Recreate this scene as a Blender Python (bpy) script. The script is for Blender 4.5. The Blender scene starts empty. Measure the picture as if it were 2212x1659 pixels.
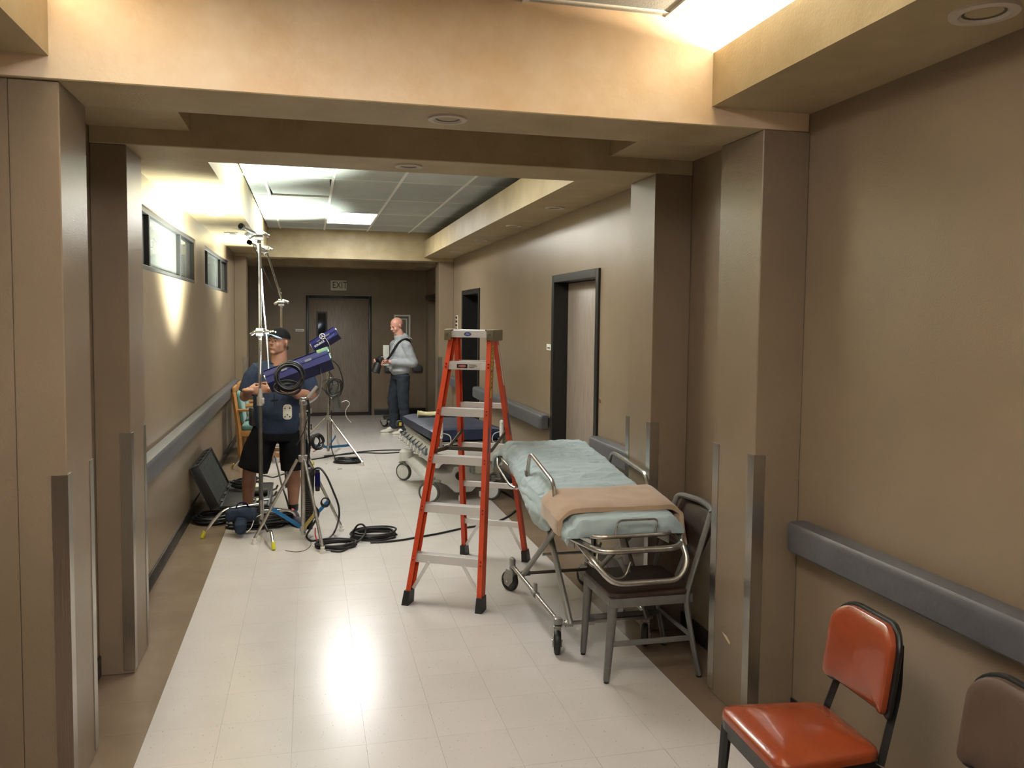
import bpy, bmesh, math, random
from mathutils import Vector, Matrix, Euler, noise
random.seed(7)
SC = bpy.context.scene
COL = SC.collection
R_ = math.radians

# ---------------------------------------------------------------- camera
FPX, PCX, PCY, CAMH = 1783.25, 1095.27, 796.92, 1.80
cam_d = bpy.data.cameras.new('camera'); cam = bpy.data.objects.new('camera', cam_d); COL.objects.link(cam)
cam_d.sensor_width = 36.0; cam_d.lens = 36.0 * FPX / 2212.0
cam_d.shift_x = (1106 - PCX) / 2212.0; cam_d.shift_y = -(829.5 - PCY) / 2212.0
cam_d.clip_start = 0.05
_y, _p, _r = R_(13.53), R_(3.49), R_(0.61)
_r0 = Vector((math.cos(_y), -math.sin(_y), 0)); _f = Vector((math.sin(_y)*math.cos(_p), math.cos(_y)*math.cos(_p), -math.sin(_p)))
_u0 = _r0.cross(_f); _r2 = math.cos(_r)*_r0 + math.sin(_r)*_u0; _u2 = -math.sin(_r)*_r0 + math.cos(_r)*_u0
CR = Matrix((_r2, _u2, -_f)).transposed()
cam.matrix_world = Matrix.Translation((0, 0, CAMH)) @ CR.to_4x4()
SC.camera = cam
CO = Vector((0, 0, CAMH))
def _ray(px, py): return CR @ Vector((px - PCX, -(py - PCY), -FPX))
# survey helpers: where the sight line of a photo point meets a known plane of the building
def FZ(px, py, z=0.0): d = _ray(px, py); return CO + d * ((z - CO.z) / d.z)
def FX(px, py, x): d = _ray(px, py); return CO + d * ((x - CO.x) / d.x)
def FY(px, py, y): d = _ray(px, py); return CO + d * ((y - CO.y) / d.y)

# ---------------------------------------------------------------- world and exposure
w = bpy.data.worlds.new('world'); SC.world = w; w.use_nodes = True
w.node_tree.nodes['Background'].inputs[0].default_value = (1.0, 0.93, 0.82, 1)
w.node_tree.nodes['Background'].inputs[1].default_value = 0.05
SC.view_settings.view_transform = 'Standard'; SC.view_settings.look = 'None'
SC.view_settings.gamma = 1; SC.view_settings.use_curve_mapping = False
SC.view_settings.exposure = 0.0

def area(name, loc, target, sx, sy, power, col, spread=180):
    l = bpy.data.lights.new(name, 'AREA'); l.shape = 'RECTANGLE'; l.size = sx; l.size_y = sy
    l.energy = power; l.color = col; l.spread = R_(spread)
    o = bpy.data.objects.new(name, l); COL.objects.link(o); o.location = loc
    o.rotation_euler = (Vector(target) - Vector(loc)).to_track_quat('-Z', 'Y').to_euler()
    return o
WARM = (1.0, 0.80, 0.58); COOL = (0.93, 1.0, 0.86); NEUT = (1.0, 0.97, 0.9)
# lay-in ceiling panels (their diffusers are built below); only the farthest is seen, the rest are added
NEARC = (1.0, .955, .91); MIDC = (1.0, .99, .95)
area('panel_light', (-.08, 1.37, 3.035), (-.08, 1.37, 0), .58, 1.18, 60, NEARC)  # added unseen panel, brightens the beam face and near floor
area('panel_light', (.53, -1.07, 3.035), (.53, -1.07, 0), .58, 1.18, 16, NEARC)  # added unseen fill panel behind the camera
area('panel_light', (.53, 5.94, 3.035), (.53, 5.94, 0), .58, 1.18, 44, MIDC)  # added unseen panel, lights the stretcher and ladder treads
area('panel_light', (.53, 10.82, 3.035), (.53, 10.82, 0), .58, 1.18, 78, MIDC)
# warm tubes in the near right cove, and an added left one
area('cove_light', (1.90, .9, 2.80), (1.0, .9, 3.3), 4.4, .2, 420, WARM, 170)
area('cove_light', (-1.15, .9, 2.80), (-.3, .9, 3.3), 4.4, .2, 330, WARM, 170)  # added unseen left cove lamp, brightens the beam
# the two blue fixtures thrown up at the left soffit and ceiling
area('fixture_spill', (-.13, 6.83, 1.56), (-.84, 6.92, 2.80), .30, .60, 160, COOL, 100)
area('fixture_spill', (.10, 10.82, 1.66), (-.62, 10.2, 2.90), .25, .45, 85, COOL, 84)
area('lobby_light', (.5, 13.8, 2.98), (.5, 13.8, 0), .6, .6, 2, WARM)


# ---------------------------------------------------------------- tagging
def tag(o, label=None, cat=None, group=None, kind=None):
    if label: o['label'] = label
    if cat: o['category'] = cat
    if group: o['group'] = group
    if kind: o['kind'] = kind
    return o
def thing(name, label, cat, loc=(0, 0, 0), rotz=0.0, group=None):
    o = bpy.data.objects.new(name, None); COL.objects.link(o)
    o.location = loc; o.rotation_euler = (0, 0, rotz); o.empty_display_size = 0.05
    return tag(o, label, cat, group)
def dup(root, loc=None, rotz=None, label=None, group=None, parent=None):
    c = root.copy(); COL.objects.link(c)
    if parent is not None: c.parent = parent
    if loc is not None: c.location = loc
    if rotz is not None: c.rotation_euler = (0, 0, rotz)
    if label: c['label'] = label
    if group: c['group'] = group
    for ch in root.children: dup(ch, parent=c)
    return c

# ---------------------------------------------------------------- mesh builder
class MB:
    def __init__(s): s.v = []; s.f = []; s.sm = []
    def add(s, vs, fs, smooth=False):
        n = len(s.v); s.v += [Vector(p) for p in vs]; s.f += [[i + n for i in q] for q in fs]; s.sm += [smooth] * len(fs); return s
    def bm(s, bm, smooth=False, M=None):
        bm.verts.index_update()
        s.add([(M @ v.co if M else v.co.copy()) for v in bm.verts], [[v.index for v in f.verts] for f in bm.faces], smooth); bm.free(); return s
    def box(s, c, d, rot=None, bev=0.0, seg=2):
        b = bmesh.new(); bmesh.ops.create_cube(b, size=1)
        for v in b.verts: v.co = Vector((v.co.x * d[0], v.co.y * d[1], v.co.z * d[2]))
        if bev > 0: bmesh.ops.bevel(b, geom=b.edges[:], offset=min(bev, min(d) * .49), segments=seg, profile=.5, affect='EDGES')
        M = Matrix.Translation(c)
        if rot is not None: M = M @ (rot.to_4x4() if isinstance(rot, Matrix) else Euler(rot).to_matrix().to_4x4())
        return s.bm(b, bev > 0, M)
    def bx(s, x0, x1, y0, y1, z0, z1, bev=0.0, seg=2):
        return s.box(((x0+x1)/2, (y0+y1)/2, (z0+z1)/2), (abs(x1-x0), abs(y1-y0), abs(z1-z0)), bev=bev, seg=seg)
    def tube(s, pts, r, n=10, closed=False, cap=True, flat=1.0):
        P = [Vector(p) for p in pts]; m = len(P); rr = r if isinstance(r, (list, tuple)) else [r] * m
        T = []
        for i in range(m):
            a = P[(i-1) % m] if (closed or i > 0) else P[i]; b = P[(i+1) % m] if (closed or i < m-1) else P[i]
            t = (b - a); T.append(t.normalized() if t.length > 1e-9 else Vector((0, 0, 1)))
        up = Vector((0, 0, 1)) if abs(T[0].z) < .9 else Vector((1, 0, 0))
        N = (up - T[0] * up.dot(T[0])).normalized(); vs = []
        for i in range(m):
            N = (N - T[i] * N.dot(T[i])); N = N.normalized() if N.length > 1e-6 else T[i].orthogonal().normalized()
            B = T[i].cross(N)
            for k in range(n):
                a = 2 * math.pi * k / n; vs.append(P[i] + N * (math.cos(a) * rr[i]) + B * (math.sin(a) * rr[i] * flat))
        fs = []
        for i in range(m if closed else m - 1):
            j = (i + 1) % m
            for k in range(n): k2 = (k + 1) % n; fs.append([i*n+k, i*n+k2, j*n+k2, j*n+k])
        s.add(vs, fs, True)
        if cap and not closed:
            s.add(vs[:n], [list(range(n))[::-1]]); s.add(vs[-n:], [list(range(n))])
        return s
    def cyl(s, a, b, r, r2=None, n=16): return s.tube([a, b], [r, r if r2 is None else r2], n)
    def lathe(s, prof, c=(0, 0, 0), n=24, M=None):
        vs = []; m = len(prof)
        for r, z in prof:
            for k in range(n): a = 2*math.pi*k/n; vs.append(Vector((r*math.cos(a), r*math.sin(a), z)))
        fs = [[i*n+k, i*n+(k+1) % n, (i+1)*n+(k+1) % n, (i+1)*n+k] for i in range(m-1) for k in range(n)]
        MM = Matrix.Translation(c) @ (M.to_4x4() if M else Matrix())
        return s.add([MM @ v for v in vs], fs, True)
    def prism(s, poly, h, M=None, bev=0.0, seg=2):
        """poly: list of (x,y); extruded 0..h in z, then transformed by M"""
        b = bmesh.new(); vs = [b.verts.new((x, y, 0)) for x, y in poly]; f = b.faces.new(vs)
        e = bmesh.ops.extrude_face_region(b, geom=[f]); bmesh.ops.translate(b, vec=(0, 0, h), verts=[q for q in e['geom'] if isinstance(q, bmesh.types.BMVert)])
        bmesh.ops.recalc_face_normals(b, faces=b.faces)
        if bev > 0: bmesh.ops.bevel(b, geom=b.edges[:], offset=bev, segments=seg, profile=.5, affect='EDGES')
        return s.bm(b, bev > 0, M)
    def sph(s, c, r, u=16, v=10, rot=None):
        r = (r, r, r) if not hasattr(r, '__len__') else r
        b = bmesh.new(); bmesh.ops.create_uvsphere(b, u_segments=u, v_segments=v, radius=1)
        for q in b.verts: q.co = Vector((q.co.x*r[0], q.co.y*r[1], q.co.z*r[2]))
        M = Matrix.Translation(c) @ (Euler(rot).to_matrix().to_4x4() if rot else Matrix())
        return s.bm(b, True, M)
    def grid(s, fn, nu, nv, smooth=True, closeu=False):
        vs = [fn(i / (nu if closeu else nu-1), j / (nv-1)) for j in range(nv) for i in range(nu)]
        fs = [[j*nu+i, j*nu+(i+1) % nu, (j+1)*nu+(i+1) % nu, (j+1)*nu+i] for j in range(nv-1) for i in range(nu if closeu else nu-1)]
        return s.add(vs, fs, smooth)
    def xf(s, M): s.v = [M @ v for v in s.v]; return s
    def mesh(s, name, mat, ang=35):
        me = bpy.data.meshes.new(name); me.from_pydata([tuple(v) for v in s.v], [], s.f)
        me.polygons.foreach_set('use_smooth', s.sm)
        if any(s.sm):
            try: me.set_sharp_from_angle(angle=R_(ang))
            except Exception: pass
        for m in (mat if isinstance(mat, (list, tuple)) else [mat]): me.materials.append(m)
        me.update(); return me
def obj(name, mb, mat, parent=None, world=False, **k):
    """link as one mesh object; world=True: vertices are in room coordinates and the thing's empty is unrotated"""
    if world and parent is not None:
        p = parent; off = Vector((0, 0, 0))
        while p is not None: off += p.location; p = p.parent
        mb = mb.xf(Matrix.Translation(-off))
    me = mb.mesh(name, mat) if isinstance(mb, MB) else mb
    o = bpy.data.objects.new(name, me); COL.objects.link(o)
    if parent is not None: o.parent = parent
    tag(o, **k); return o
def struct(name, mb, mat, parent=None, label=None):
    o = obj(name, mb, mat, parent)
    if parent is None: o['kind'] = 'structure'
    if label: o['label'] = label
    return o
def solid(name, mb, mat, label, cat, group=None):
    """a thing that is one mesh; origin moved to its base"""
    lo = Vector((min(v.x for v in mb.v), min(v.y for v in mb.v), min(v.z for v in mb.v))); hi = Vector((max(v.x for v in mb.v), max(v.y for v in mb.v), 0))
    c = Vector(((lo.x+hi.x)/2, (lo.y+hi.y)/2, lo.z)); mb.xf(Matrix.Translation(-c))
    o = obj(name, mb, mat); o.location = c; return tag(o, label, cat, group)

# blobs: tapered capsules and ellipsoids fused by a voxel remesh into ONE continuous surface
def addparts(mb, parts):
    for p in parts:
        if p[0] == 'M':
            q = MB(); addparts(q, p[2]); q.xf(p[1]); mb.add(q.v, q.f)
        elif p[0] == 'c':
            _, a, b, ra, rb = p[:5]; fl = p[5] if len(p) > 5 else 1.0
            a = Vector(a); b = Vector(b); d = b - a; L = d.length; T = d.normalized() if L > 1e-6 else Vector((0, 0, 1))
            pts = []; rr = []
            for k in range(5): t = -math.cos(k/4*math.pi/2); pts.append(a + T*ra*t); rr.append(max(ra*math.sin(k/4*math.pi/2), ra*.02))
            for k in range(5): t = math.sin(k/4*math.pi/2); pts.append(b + T*rb*t); rr.append(max(rb*math.cos(k/4*math.pi/2), rb*.02))
            mb.tube(pts, rr, 16, flat=fl)
        elif p[0] == 'e': mb.sph(p[1], p[2], 20, 14, rot=(p[3] if len(p) > 3 else None))
        elif p[0] == 't': mb.tube(p[1], p[2], 22, flat=(p[3] if len(p) > 3 else 1.0))
        elif p[0] == 'b': mb.box(p[1], p[2], rot=(p[3] if len(p) > 3 else None), bev=(p[4] if len(p) > 4 else 0))
def fuse(parts, voxel=0.008, smooth=6):
    mb = MB(); addparts(mb, parts)
    me = bpy.data.meshes.new('tmp'); me.from_pydata([tuple(v) for v in mb.v], [], mb.f)
    o = bpy.data.objects.new('tmp', me); COL.objects.link(o)
    m = o.modifiers.new('r', 'REMESH'); m.mode = 'VOXEL'; m.voxel_size = voxel
    if smooth: q = o.modifiers.new('s', 'SMOOTH'); q.factor = 0.5; q.iterations = smooth
    dg = bpy.context.evaluated_depsgraph_get(); out = bpy.data.meshes.new_from_object(o.evaluated_get(dg))
    bpy.data.objects.remove(o); bpy.data.meshes.remove(me)
    return out
def blob(name, parts, mat, parent=None, voxel=0.008, smooth=6, fn=None, **k):
    me = fuse(parts, voxel, smooth); me.name = name
    for p in me.polygons: p.use_smooth = True
    if fn:
        for v in me.vertices: v.co = fn(v.co.copy())
    me.materials.clear(); me.materials.append(mat)
    o = bpy.data.objects.new(name, me); COL.objects.link(o)
    if parent is not None: o.parent = parent
    tag(o, **k); return o
def smoothpath(pts, sub=6, closed=False):
    P = [Vector(p) for p in pts]; out = []; n = len(P)
    for i in range(n if closed else n-1):
        p0 = P[(i-1) % n] if (closed or i > 0) else P[0]; p1 = P[i]; p2 = P[(i+1) % n]; p3 = P[(i+2) % n] if (closed or i < n-2) else P[-1]
        for k in range(sub):
            t = k/sub; out.append(.5*((2*p1)+(-p0+p2)*t+(2*p0-5*p1+4*p2-p3)*t*t+(-p0+3*p1-3*p2+p3)*t**3))
    if not closed: out.append(P[-1])
    return out
def roundpath(pts, r=.04, seg=5, closed=False):
    """polyline with filleted corners"""
    P = [Vector(p) for p in pts]; out = []; n = len(P)
    for i in range(n):
        if not closed and i in (0, n-1): out.append(P[i]); continue
        a, b, c = P[(i-1) % n], P[i], P[(i+1) % n]
        u = (a-b); v = (c-b); q = min(r, u.length*.48, v.length*.48)
        A = b+u.normalized()*q; Cc = b+v.normalized()*q
        for k in range(seg+1): t = k/seg; out.append((1-t)**2*A+2*t*(1-t)*b+t*t*Cc)
    return out

# ---------------------------------------------------------------- materials
MATS = {}
def M(name, col, rough=.5, metal=0.0, spec=.5, bump=None, var=None, coat=0.0, emit=None, stretch=None, rvar=None, sheen=0, bdist=.01, rand=0.0):
    if name in MATS: return MATS[name]
    m = bpy.data.materials.new(name); m.use_nodes = True; nt = m.node_tree; N = nt.nodes; L = nt.links; b = N['Principled BSDF']
    c4 = (*col, 1); b.inputs['Base Color'].default_value = c4; b.inputs['Roughness'].default_value = rough
    b.inputs['Metallic'].default_value = metal; b.inputs['Specular IOR Level'].default_value = spec
    b.inputs['Coat Weight'].default_value = coat
    if sheen: b.inputs['Sheen Weight'].default_value = sheen
    if emit: b.inputs['Emission Color'].default_value = (*emit[0], 1); b.inputs['Emission Strength'].default_value = emit[1]
    tc = N.new('ShaderNodeTexCoord'); mp = N.new('ShaderNodeMapping'); L.new(tc.outputs['Object'], mp.inputs[0])
    if stretch: mp.inputs['Scale'].default_value = stretch
    out = None
    if var:  # (scale, col2, contrast[, detail])
        nz = N.new('ShaderNodeTexNoise'); nz.inputs['Scale'].default_value = var[0]; nz.inputs['Detail'].default_value = var[3] if len(var) > 3 else 5; nz.inputs['Roughness'].default_value = .6
        L.new(mp.outputs[0], nz.inputs['Vector']); rp = N.new('ShaderNodeValToRGB'); h = .5*(1-var[2])
        rp.color_ramp.elements[0].position = .5-(.5-h)*0 - .22*(1-var[2]) ; rp.color_ramp.elements[1].position = .5 + .22*(1-var[2]) + .02
        L.new(nz.outputs['Fac'], rp.inputs[0]); rp.color_ramp.elements[0].color = c4; rp.color_ramp.elements[1].color = (*var[1], 1)
        out = rp.outputs[0]; L.new(out, b.inputs['Base Color'])
    if rand:
        oi = N.new('ShaderNodeObjectInfo'); mr = N.new('ShaderNodeMapRange'); mr.inputs['To Min'].default_value = 1-rand; mr.inputs['To Max'].default_value = 1+rand
        L.new(oi.outputs['Random'], mr.inputs['Value']); mx = N.new('ShaderNodeVectorMath'); mx.operation = 'SCALE'
        if out: L.new(out, mx.inputs[0])
        else: mx.inputs[0].default_value = col
        L.new(mr.outputs[0], mx.inputs['Scale']); L.new(mx.outputs[0], b.inputs['Base Color'])
    if rvar:
        nz = N.new('ShaderNodeTexNoise'); nz.inputs['Scale'].default_value = rvar[0]; L.new(mp.outputs[0], nz.inputs['Vector'])
        mr = N.new('ShaderNodeMapRange'); mr.inputs['To Min'].default_value = rvar[1]; mr.inputs['To Max'].default_value = rvar[2]; L.new(nz.outputs['Fac'], mr.inputs['Value']); L.new(mr.outputs[0], b.inputs['Roughness'])
    if bump:
        nz = N.new('ShaderNodeTexNoise'); nz.inputs['Scale'].default_value = bump[0]; nz.inputs['Detail'].default_value = 4
        L.new(mp.outputs[0], nz.inputs['Vector']); bp = N.new('ShaderNodeBump'); bp.inputs['Strength'].default_value = bump[1]; bp.inputs['Distance'].default_value = bdist
        L.new(nz.outputs['Fac'], bp.inputs['Height']); L.new(bp.outputs[0], b.inputs['Normal'])
    MATS[name] = m; return m
def srgb(r, g, b):
    f = lambda c: (c/12.92 if c <= .04045 else ((c+.055)/1.055)**2.4)
    return (f(r/255), f(g/255), f(b/255))

# ================================================================ SETTING
def worldcoords(m):
    nt = m.node_tree; g = nt.nodes.new('ShaderNodeNewGeometry'); mp = [n for n in nt.nodes if n.type == 'MAPPING'][0]
    for l in list(nt.links):
        if l.to_node == mp: nt.links.remove(l)
    nt.links.new(g.outputs['Position'], mp.inputs[0]); return m
def flecks(m, scale, thr, col, amt=.8, stretch=(1, 1, 1)):
    nt = m.node_tree; N = nt.nodes; L = nt.links; b = N['Principled BSDF']; mp = [n for n in N if n.type == 'MAPPING'][0]
    src = b.inputs['Base Color'].links[0].from_socket if b.inputs['Base Color'].links else None
    m2 = N.new('ShaderNodeMapping'); m2.inputs['Scale'].default_value = stretch; L.new(mp.outputs[0], m2.inputs[0])
    nz = N.new('ShaderNodeTexNoise'); nz.inputs['Scale'].default_value = scale; nz.inputs['Detail'].default_value = 1; L.new(m2.outputs[0], nz.inputs['Vector'])
    rp = N.new('ShaderNodeValToRGB'); rp.color_ramp.elements[0].position = thr; rp.color_ramp.elements[1].position = thr+.03; rp.color_ramp.elements[1].color = (amt, amt, amt, 1)
    L.new(nz.outputs['Fac'], rp.inputs[0]); mx = N.new('ShaderNodeMixRGB'); L.new(rp.outputs[0], mx.inputs[0])
    if src: L.new(src, mx.inputs[1])
    else: mx.inputs[1].default_value = b.inputs['Base Color'].default_value
    mx.inputs[2].default_value = (*col, 1); L.new(mx.outputs[0], b.inputs['Base Color']); return m

m_wall = worldcoords(M('wall_paint', srgb(135, 118, 99), .30, spec=.5, var=(.9, srgb(123, 109, 89), .35), bump=(160, .10)))
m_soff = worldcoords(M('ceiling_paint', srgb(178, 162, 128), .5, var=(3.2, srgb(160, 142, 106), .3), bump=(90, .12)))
m_beam = worldcoords(M('lit_beam_paint', srgb(234, 214, 188), .55, var=(2.6, srgb(216, 186, 148), .25), bump=(40, .15)))  # peach paint lightened: warm light on the beam front put into its colour
m_white_t = flecks(worldcoords(M('white_vinyl_tile', srgb(196, 190, 187), .25, var=(2.2, srgb(189, 183, 179), .0, 2), rand=.012)), 120, .715, srgb(128, 114, 104), .6, (1, .55, 1))
m_brown_t = worldcoords(M('brown_vinyl_tile', srgb(126, 108, 90), .25, var=(3, srgb(114, 97, 81), .0, 2), rand=.03))
m_grout = M('floor_adhesive', srgb(150, 143, 136), .8)
m_steel = M('brushed_stainless', (.52, .50, .47), .28, 1.0, bump=(220, .10), stretch=(1, 1, .03))
m_base = M('black_cove_base', (.012, .011, .010), .35, rvar=(6, .25, .5))
m_rail = M('grey_vinyl_rail', srgb(84, 84, 87), .40, var=(9, srgb(76, 76, 79), .4), bump=(60, .1))
m_black = M('black_paint', (.010, .010, .010), .35, bump=(80, .1))
m_ceil_t = flecks(worldcoords(M('mineral_tile', srgb(184, 190, 188), .9, var=(1.5, srgb(170, 176, 174), .3), rand=.09, bump=(120, .3))), 160, .64, srgb(110, 100, 92), .5)
m_white = M('white_enamel', srgb(225, 225, 218), .45)
m_dark = M('painted_dark', (.006, .006, .006), .9)  # near-black colour standing in for unlit space
m_wood_d = M('door_laminate', srgb(150, 137, 126), .42, var=(14, srgb(118, 104, 94), .2, 8), stretch=(6, 6, .28))

XL, XR, ZS, ZB, ZT = -1.02, 2.12, 2.70, 2.62, 3.05     # corridor walls, soffit, beam underside, tile ceiling
# ---- floor: vinyl tiles of one foot
fl = struct('floor', MB().bx(-2.6, 2.4, -3.2, 15.6, -.08, -.0035), m_grout, label='vinyl tile corridor floor, white field with brown borders')
T = .3048; X0 = -.685; Y0 = 4.64
def tile_mesh(wd, ln, m):
    g = .0004; return MB().bx(-wd/2+g, wd/2-g, -ln/2+g, ln/2-g, -.0035, 0).mesh('tile', m)
tw = tile_mesh(T, T, m_white_t); tl = tile_mesh(.335, T, m_brown_t); tr = tile_mesh(.367, T, m_brown_t)
far_t = MB(); far_b = MB()
for r in range(-26, 36):
    yc = Y0 + T*(r+.5)
    if yc > 15.45: break
    sing = -5 <= r < 25
    for c in range(10):
        if c < 8: xc = X0 + T*(c+.5); me = tw; wd = T
        elif c == 8: xc = -1.02+.335/2; me = tl; wd = .335
        else: xc = 1.753+.367/2; me = tr; wd = .367
        if sing:
            o = bpy.data.objects.new('tile', me); COL.objects.link(o); o.parent = fl; o.location = (xc, yc, 0)
        else: (far_t if c < 8 else far_b).bx(xc-wd/2+.0007, xc+wd/2-.0007, yc-T/2+.0007, yc+T/2-.0007, -.0035, 0)
far_b.bx(-2.6, -1.022, -3.2, 3.24, -.0035, 0)
obj('white_tile_field', far_t, m_white_t, fl, kind='stuff', label='white floor tiles in the far and near corridor')
obj('brown_tile_border', far_b, m_brown_t, fl, kind='stuff', label='brown border tiles in the far and near corridor')

# ---- walls
def wall_open(mb, x0, x1, ops, ya, yb, z1=3.5):
    """wall slab between ya..yb with openings (y0,y1,z0,z1)"""
    y = ya
    for (a, b, c, d) in sorted(ops):
        if a > y: mb.bx(x0, x1, y, a, 0, z1)
        if c > 0: mb.bx(x0, x1, a, b, 0, c)
        mb.bx(x0, x1, a, b, d, z1); y = b
    mb.bx(x0, x1, y, yb, 0, z1); return mb
D1 = (5.90, 7.03, 0, 2.14); D2 = (10.36, 11.48, 0, 2.14); D4 = (13.55, 14.95, 0, 2.17)
W1 = (5.60, 8.20, 2.09, 2.50); W2 = (8.90, 11.42, 2.09, 2.51)
struct('wall_right', wall_open(MB(), XR, XR+.20, [D1, D2, D4], -3.2, 15.3), m_wall, label='beige painted right corridor wall')
wl = wall_open(MB(), XL-.2, XL, [W1, W2], 3.60, 15.3)
struct('wall_left', wl, m_wall, label='beige painted left corridor wall with high windows')
struct('wall_near_left', MB().bx(-2.8, -2.6, -3.2, 3.6, 0, 3.5).bx(-2.6, -1.02, 3.26, 3.6, 0, 2.62), m_wall, label='beige wall stepping out beside the near left pilaster')
struct('wall_back', MB().bx(-2.8, 2.32, -3.4, -3.2, 0, 3.5), m_wall, label='beige wall behind the camera')
struct('wall_far', MB().bx(-1.22, -.05, 15.3, 15.5, 0, 3.5).bx(1.12, 2.32, 15.3, 15.5, 0, 3.5).bx(-.05, 1.12, 15.3, 15.5, 2.19, 3.5), m_wall, label='brown end wall of the corridor')

# ---- pilasters with steel corner guards, and ceiling beams
def guard(parent, x, y, sx, sy, z0=0.02, z1=1.215, label=None):
    t = .003; g = MB(); L = .052
    g.bx(x, x+sx*L, y, y+sy*t*-1, z0, z1); g.bx(x, x-sx*t, y-sy*t, y+sy*L, z0, z1)
    obj('corner_guard', g, m_steel, parent, label=label)
def pilaster(n, x0, x1, y0, y1, side, z1, label):
    p = struct('trim_%d' % n, MB().bx(x0, x1, y0, y1, 0, z1, .004, 1), m_wall, label=label)
    xf = x1 if side < 0 else x0; s = -1 if side < 0 else 1
    guard(p, xf, y0, s, 1); guard(p, xf, y1, s, -1); return p
pilaster(1, -1.02, -.855, 3.26, 3.62, -1, ZB, 'beige pilaster at the left edge, nearest on the left')
pilaster(2, -1.02, -.855, 4.37, 4.74, -1, ZB, 'beige pilaster, second on the left wall')
pilaster(3, 1.895, 2.12, 3.23, 3.60, 1, ZB, 'beige pilaster, nearest on the right wall')
pilaster(4, 1.895, 2.12, 4.36, 4.73, 1, ZB, 'beige pilaster behind the stretcher on the right wall')
pilaster(5, -1.02, -.86, 12.3, 12.66, -1, 2.64, 'beige pilaster at the far left before the end lobby')
pilaster(6, 1.90, 2.12, 12.3, 12.66, 1, 2.64, 'beige pilaster at the far right before the end lobby')
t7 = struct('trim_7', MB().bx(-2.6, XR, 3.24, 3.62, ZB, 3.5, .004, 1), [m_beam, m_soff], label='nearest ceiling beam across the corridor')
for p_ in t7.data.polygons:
    if p_.normal.z < -.5 or p_.normal.y > .5: p_.material_index = 1  # only the front keeps the lightened paint; underside and rear take soffit colour
struct('trim_8', MB().bx(-1.02, XR, 4.36, 4.74, ZB, 3.5, .004, 1), m_soff, label='second ceiling beam across the corridor')
struct('trim_9', MB().bx(-1.02, XR, 12.3, 12.66, 2.64, 3.5, .004, 1), m_soff, label='far ceiling beam before the end lobby')

# ---- ceiling: dropped soffits with upstands, deck above
ce = MB()
ce.bx(1.655, XR, -3.2, 3.24, ZS, ZS+.03); ce.bx(1.655, 1.70, -3.2, 3.24, ZS+.03, 2.92)
ce.bx(-2.6, -.88, -3.2, 3.24, ZS, ZS+.03); ce.bx(-.925, -.88, -3.2, 3.24, ZS+.03, 2.92)
ce.bx(1.62, XR, 3.62, 4.36, ZS, ZS+.03); ce.bx(1.62, 1.66, 3.62, 4.36, ZS+.03, 3.4); ce.bx(-1.02, -.56, 3.62, 4.36, ZS, ZS+.03); ce.bx(-.6, -.56, 3.62, 4.36, ZS+.03, 3.4)
ce.bx(1.67, XR, 4.74, 12.3, ZS-.01, ZS+.02); ce.bx(1.67, 1.71, 4.74, 12.3, ZS+.02, 2.93)
ce.bx(-1.02, -.565, 4.74, 12.3, ZS-.01, ZS+.02); ce.bx(-.61, -.565, 4.74, 12.3, ZS+.02, 3.06)
ce.bx(1.83, XR, 12.66, 15.3, ZS-.03, ZS); ce.bx(1.83, 1.87, 12.66, 14.9, ZS, 3.1); ce.bx(-1.02, -.80, 12.66, 15.3, ZS-.03, ZS); ce.bx(-.84, -.80, 12.66, 14.9, ZS, 3.1); ce.bx(-.80, 1.83, 14.88, 15.3, ZS-.03, 3.1)
ce.bx(-2.8, 2.32, -3.4, 3.24, 3.46, 3.56).bx(-1.22, 2.32, 3.24, 15.5, 3.46, 3.56)
cl = struct('ceiling', ce, m_soff, label='tan dropped soffits around the recessed tile ceiling')
obj('plaster_deck', MB().bx(-.8, 1.83, 12.66, 14.88, 3.05, 3.09).bx(-.56, 1.62, 3.62, 4.36, 3.05, 3.09), m_soff, cl)
# tile grid: bars along the corridor every .61 m, cross bars every 1.22 m
GX = [-1.0+.0, -.385, .225, .835, 1.445, 2.055]
def ceil_bay(ya, yb, xa, xb, joints, missing=()):
    bars = MB()
    xs = [x for x in GX if xa < x < xb]
    for x in xs: bars.bx(x-.012, x+.012, ya, yb, ZT-.004, ZT+.02)
    for y in joints: bars.bx(xa, xb, y-.006, y+.006, ZT-.001, ZT+.015)
    obj('ceiling_grid', bars, m_white, cl)
    ex = [xa]+xs+[xb]; ey = [ya]+list(joints)+[yb]
    for i in range(len(ex)-1):
        for j in range(len(ey)-1):
            if (i, j) in missing: continue
            x0, x1, y0, y1 = ex[i]+.013, ex[i+1]-.013, ey[j]+.005, ey[j+1]-.005
            if x1-x0 < .03 or y1-y0 < .03: continue
            dz = random.choice((0, 0, 0, .004)); t = MB().box((0, 0, .008), (x1-x0, y1-y0, .014), rot=(random.uniform(-.002, .002), 0, 0))
            o = obj('ceiling_tile', t, m_ceil_t, cl); o.location = ((x0+x1)/2, (y0+y1)/2, ZT+.001+dz)
            if (i, j) == (1, 3) and ya > 4: o.data.transform(Matrix.Diagonal((1, .90, 1, 1))); o.location.y += .055; o.location.z += .012; o.rotation_euler = (0, .0, -.035)
            if (i, j) == (2, 3) and ya > 4: o.location.y += .022; o.rotation_euler = (0, 0, .01)
ceil_bay(4.74, 12.3, -.565, 2.12, (5.33, 6.55, 7.77, 8.99, 10.21, 11.43, 12.1), missing=((2, 5), (2, 1)))
ceil_bay(-3.2, 3.24, -2.6, 2.12, (-2.9, -1.68, -.46, .76, 1.98, 3.20), missing=((3, 4), (4, 2)))
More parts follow.
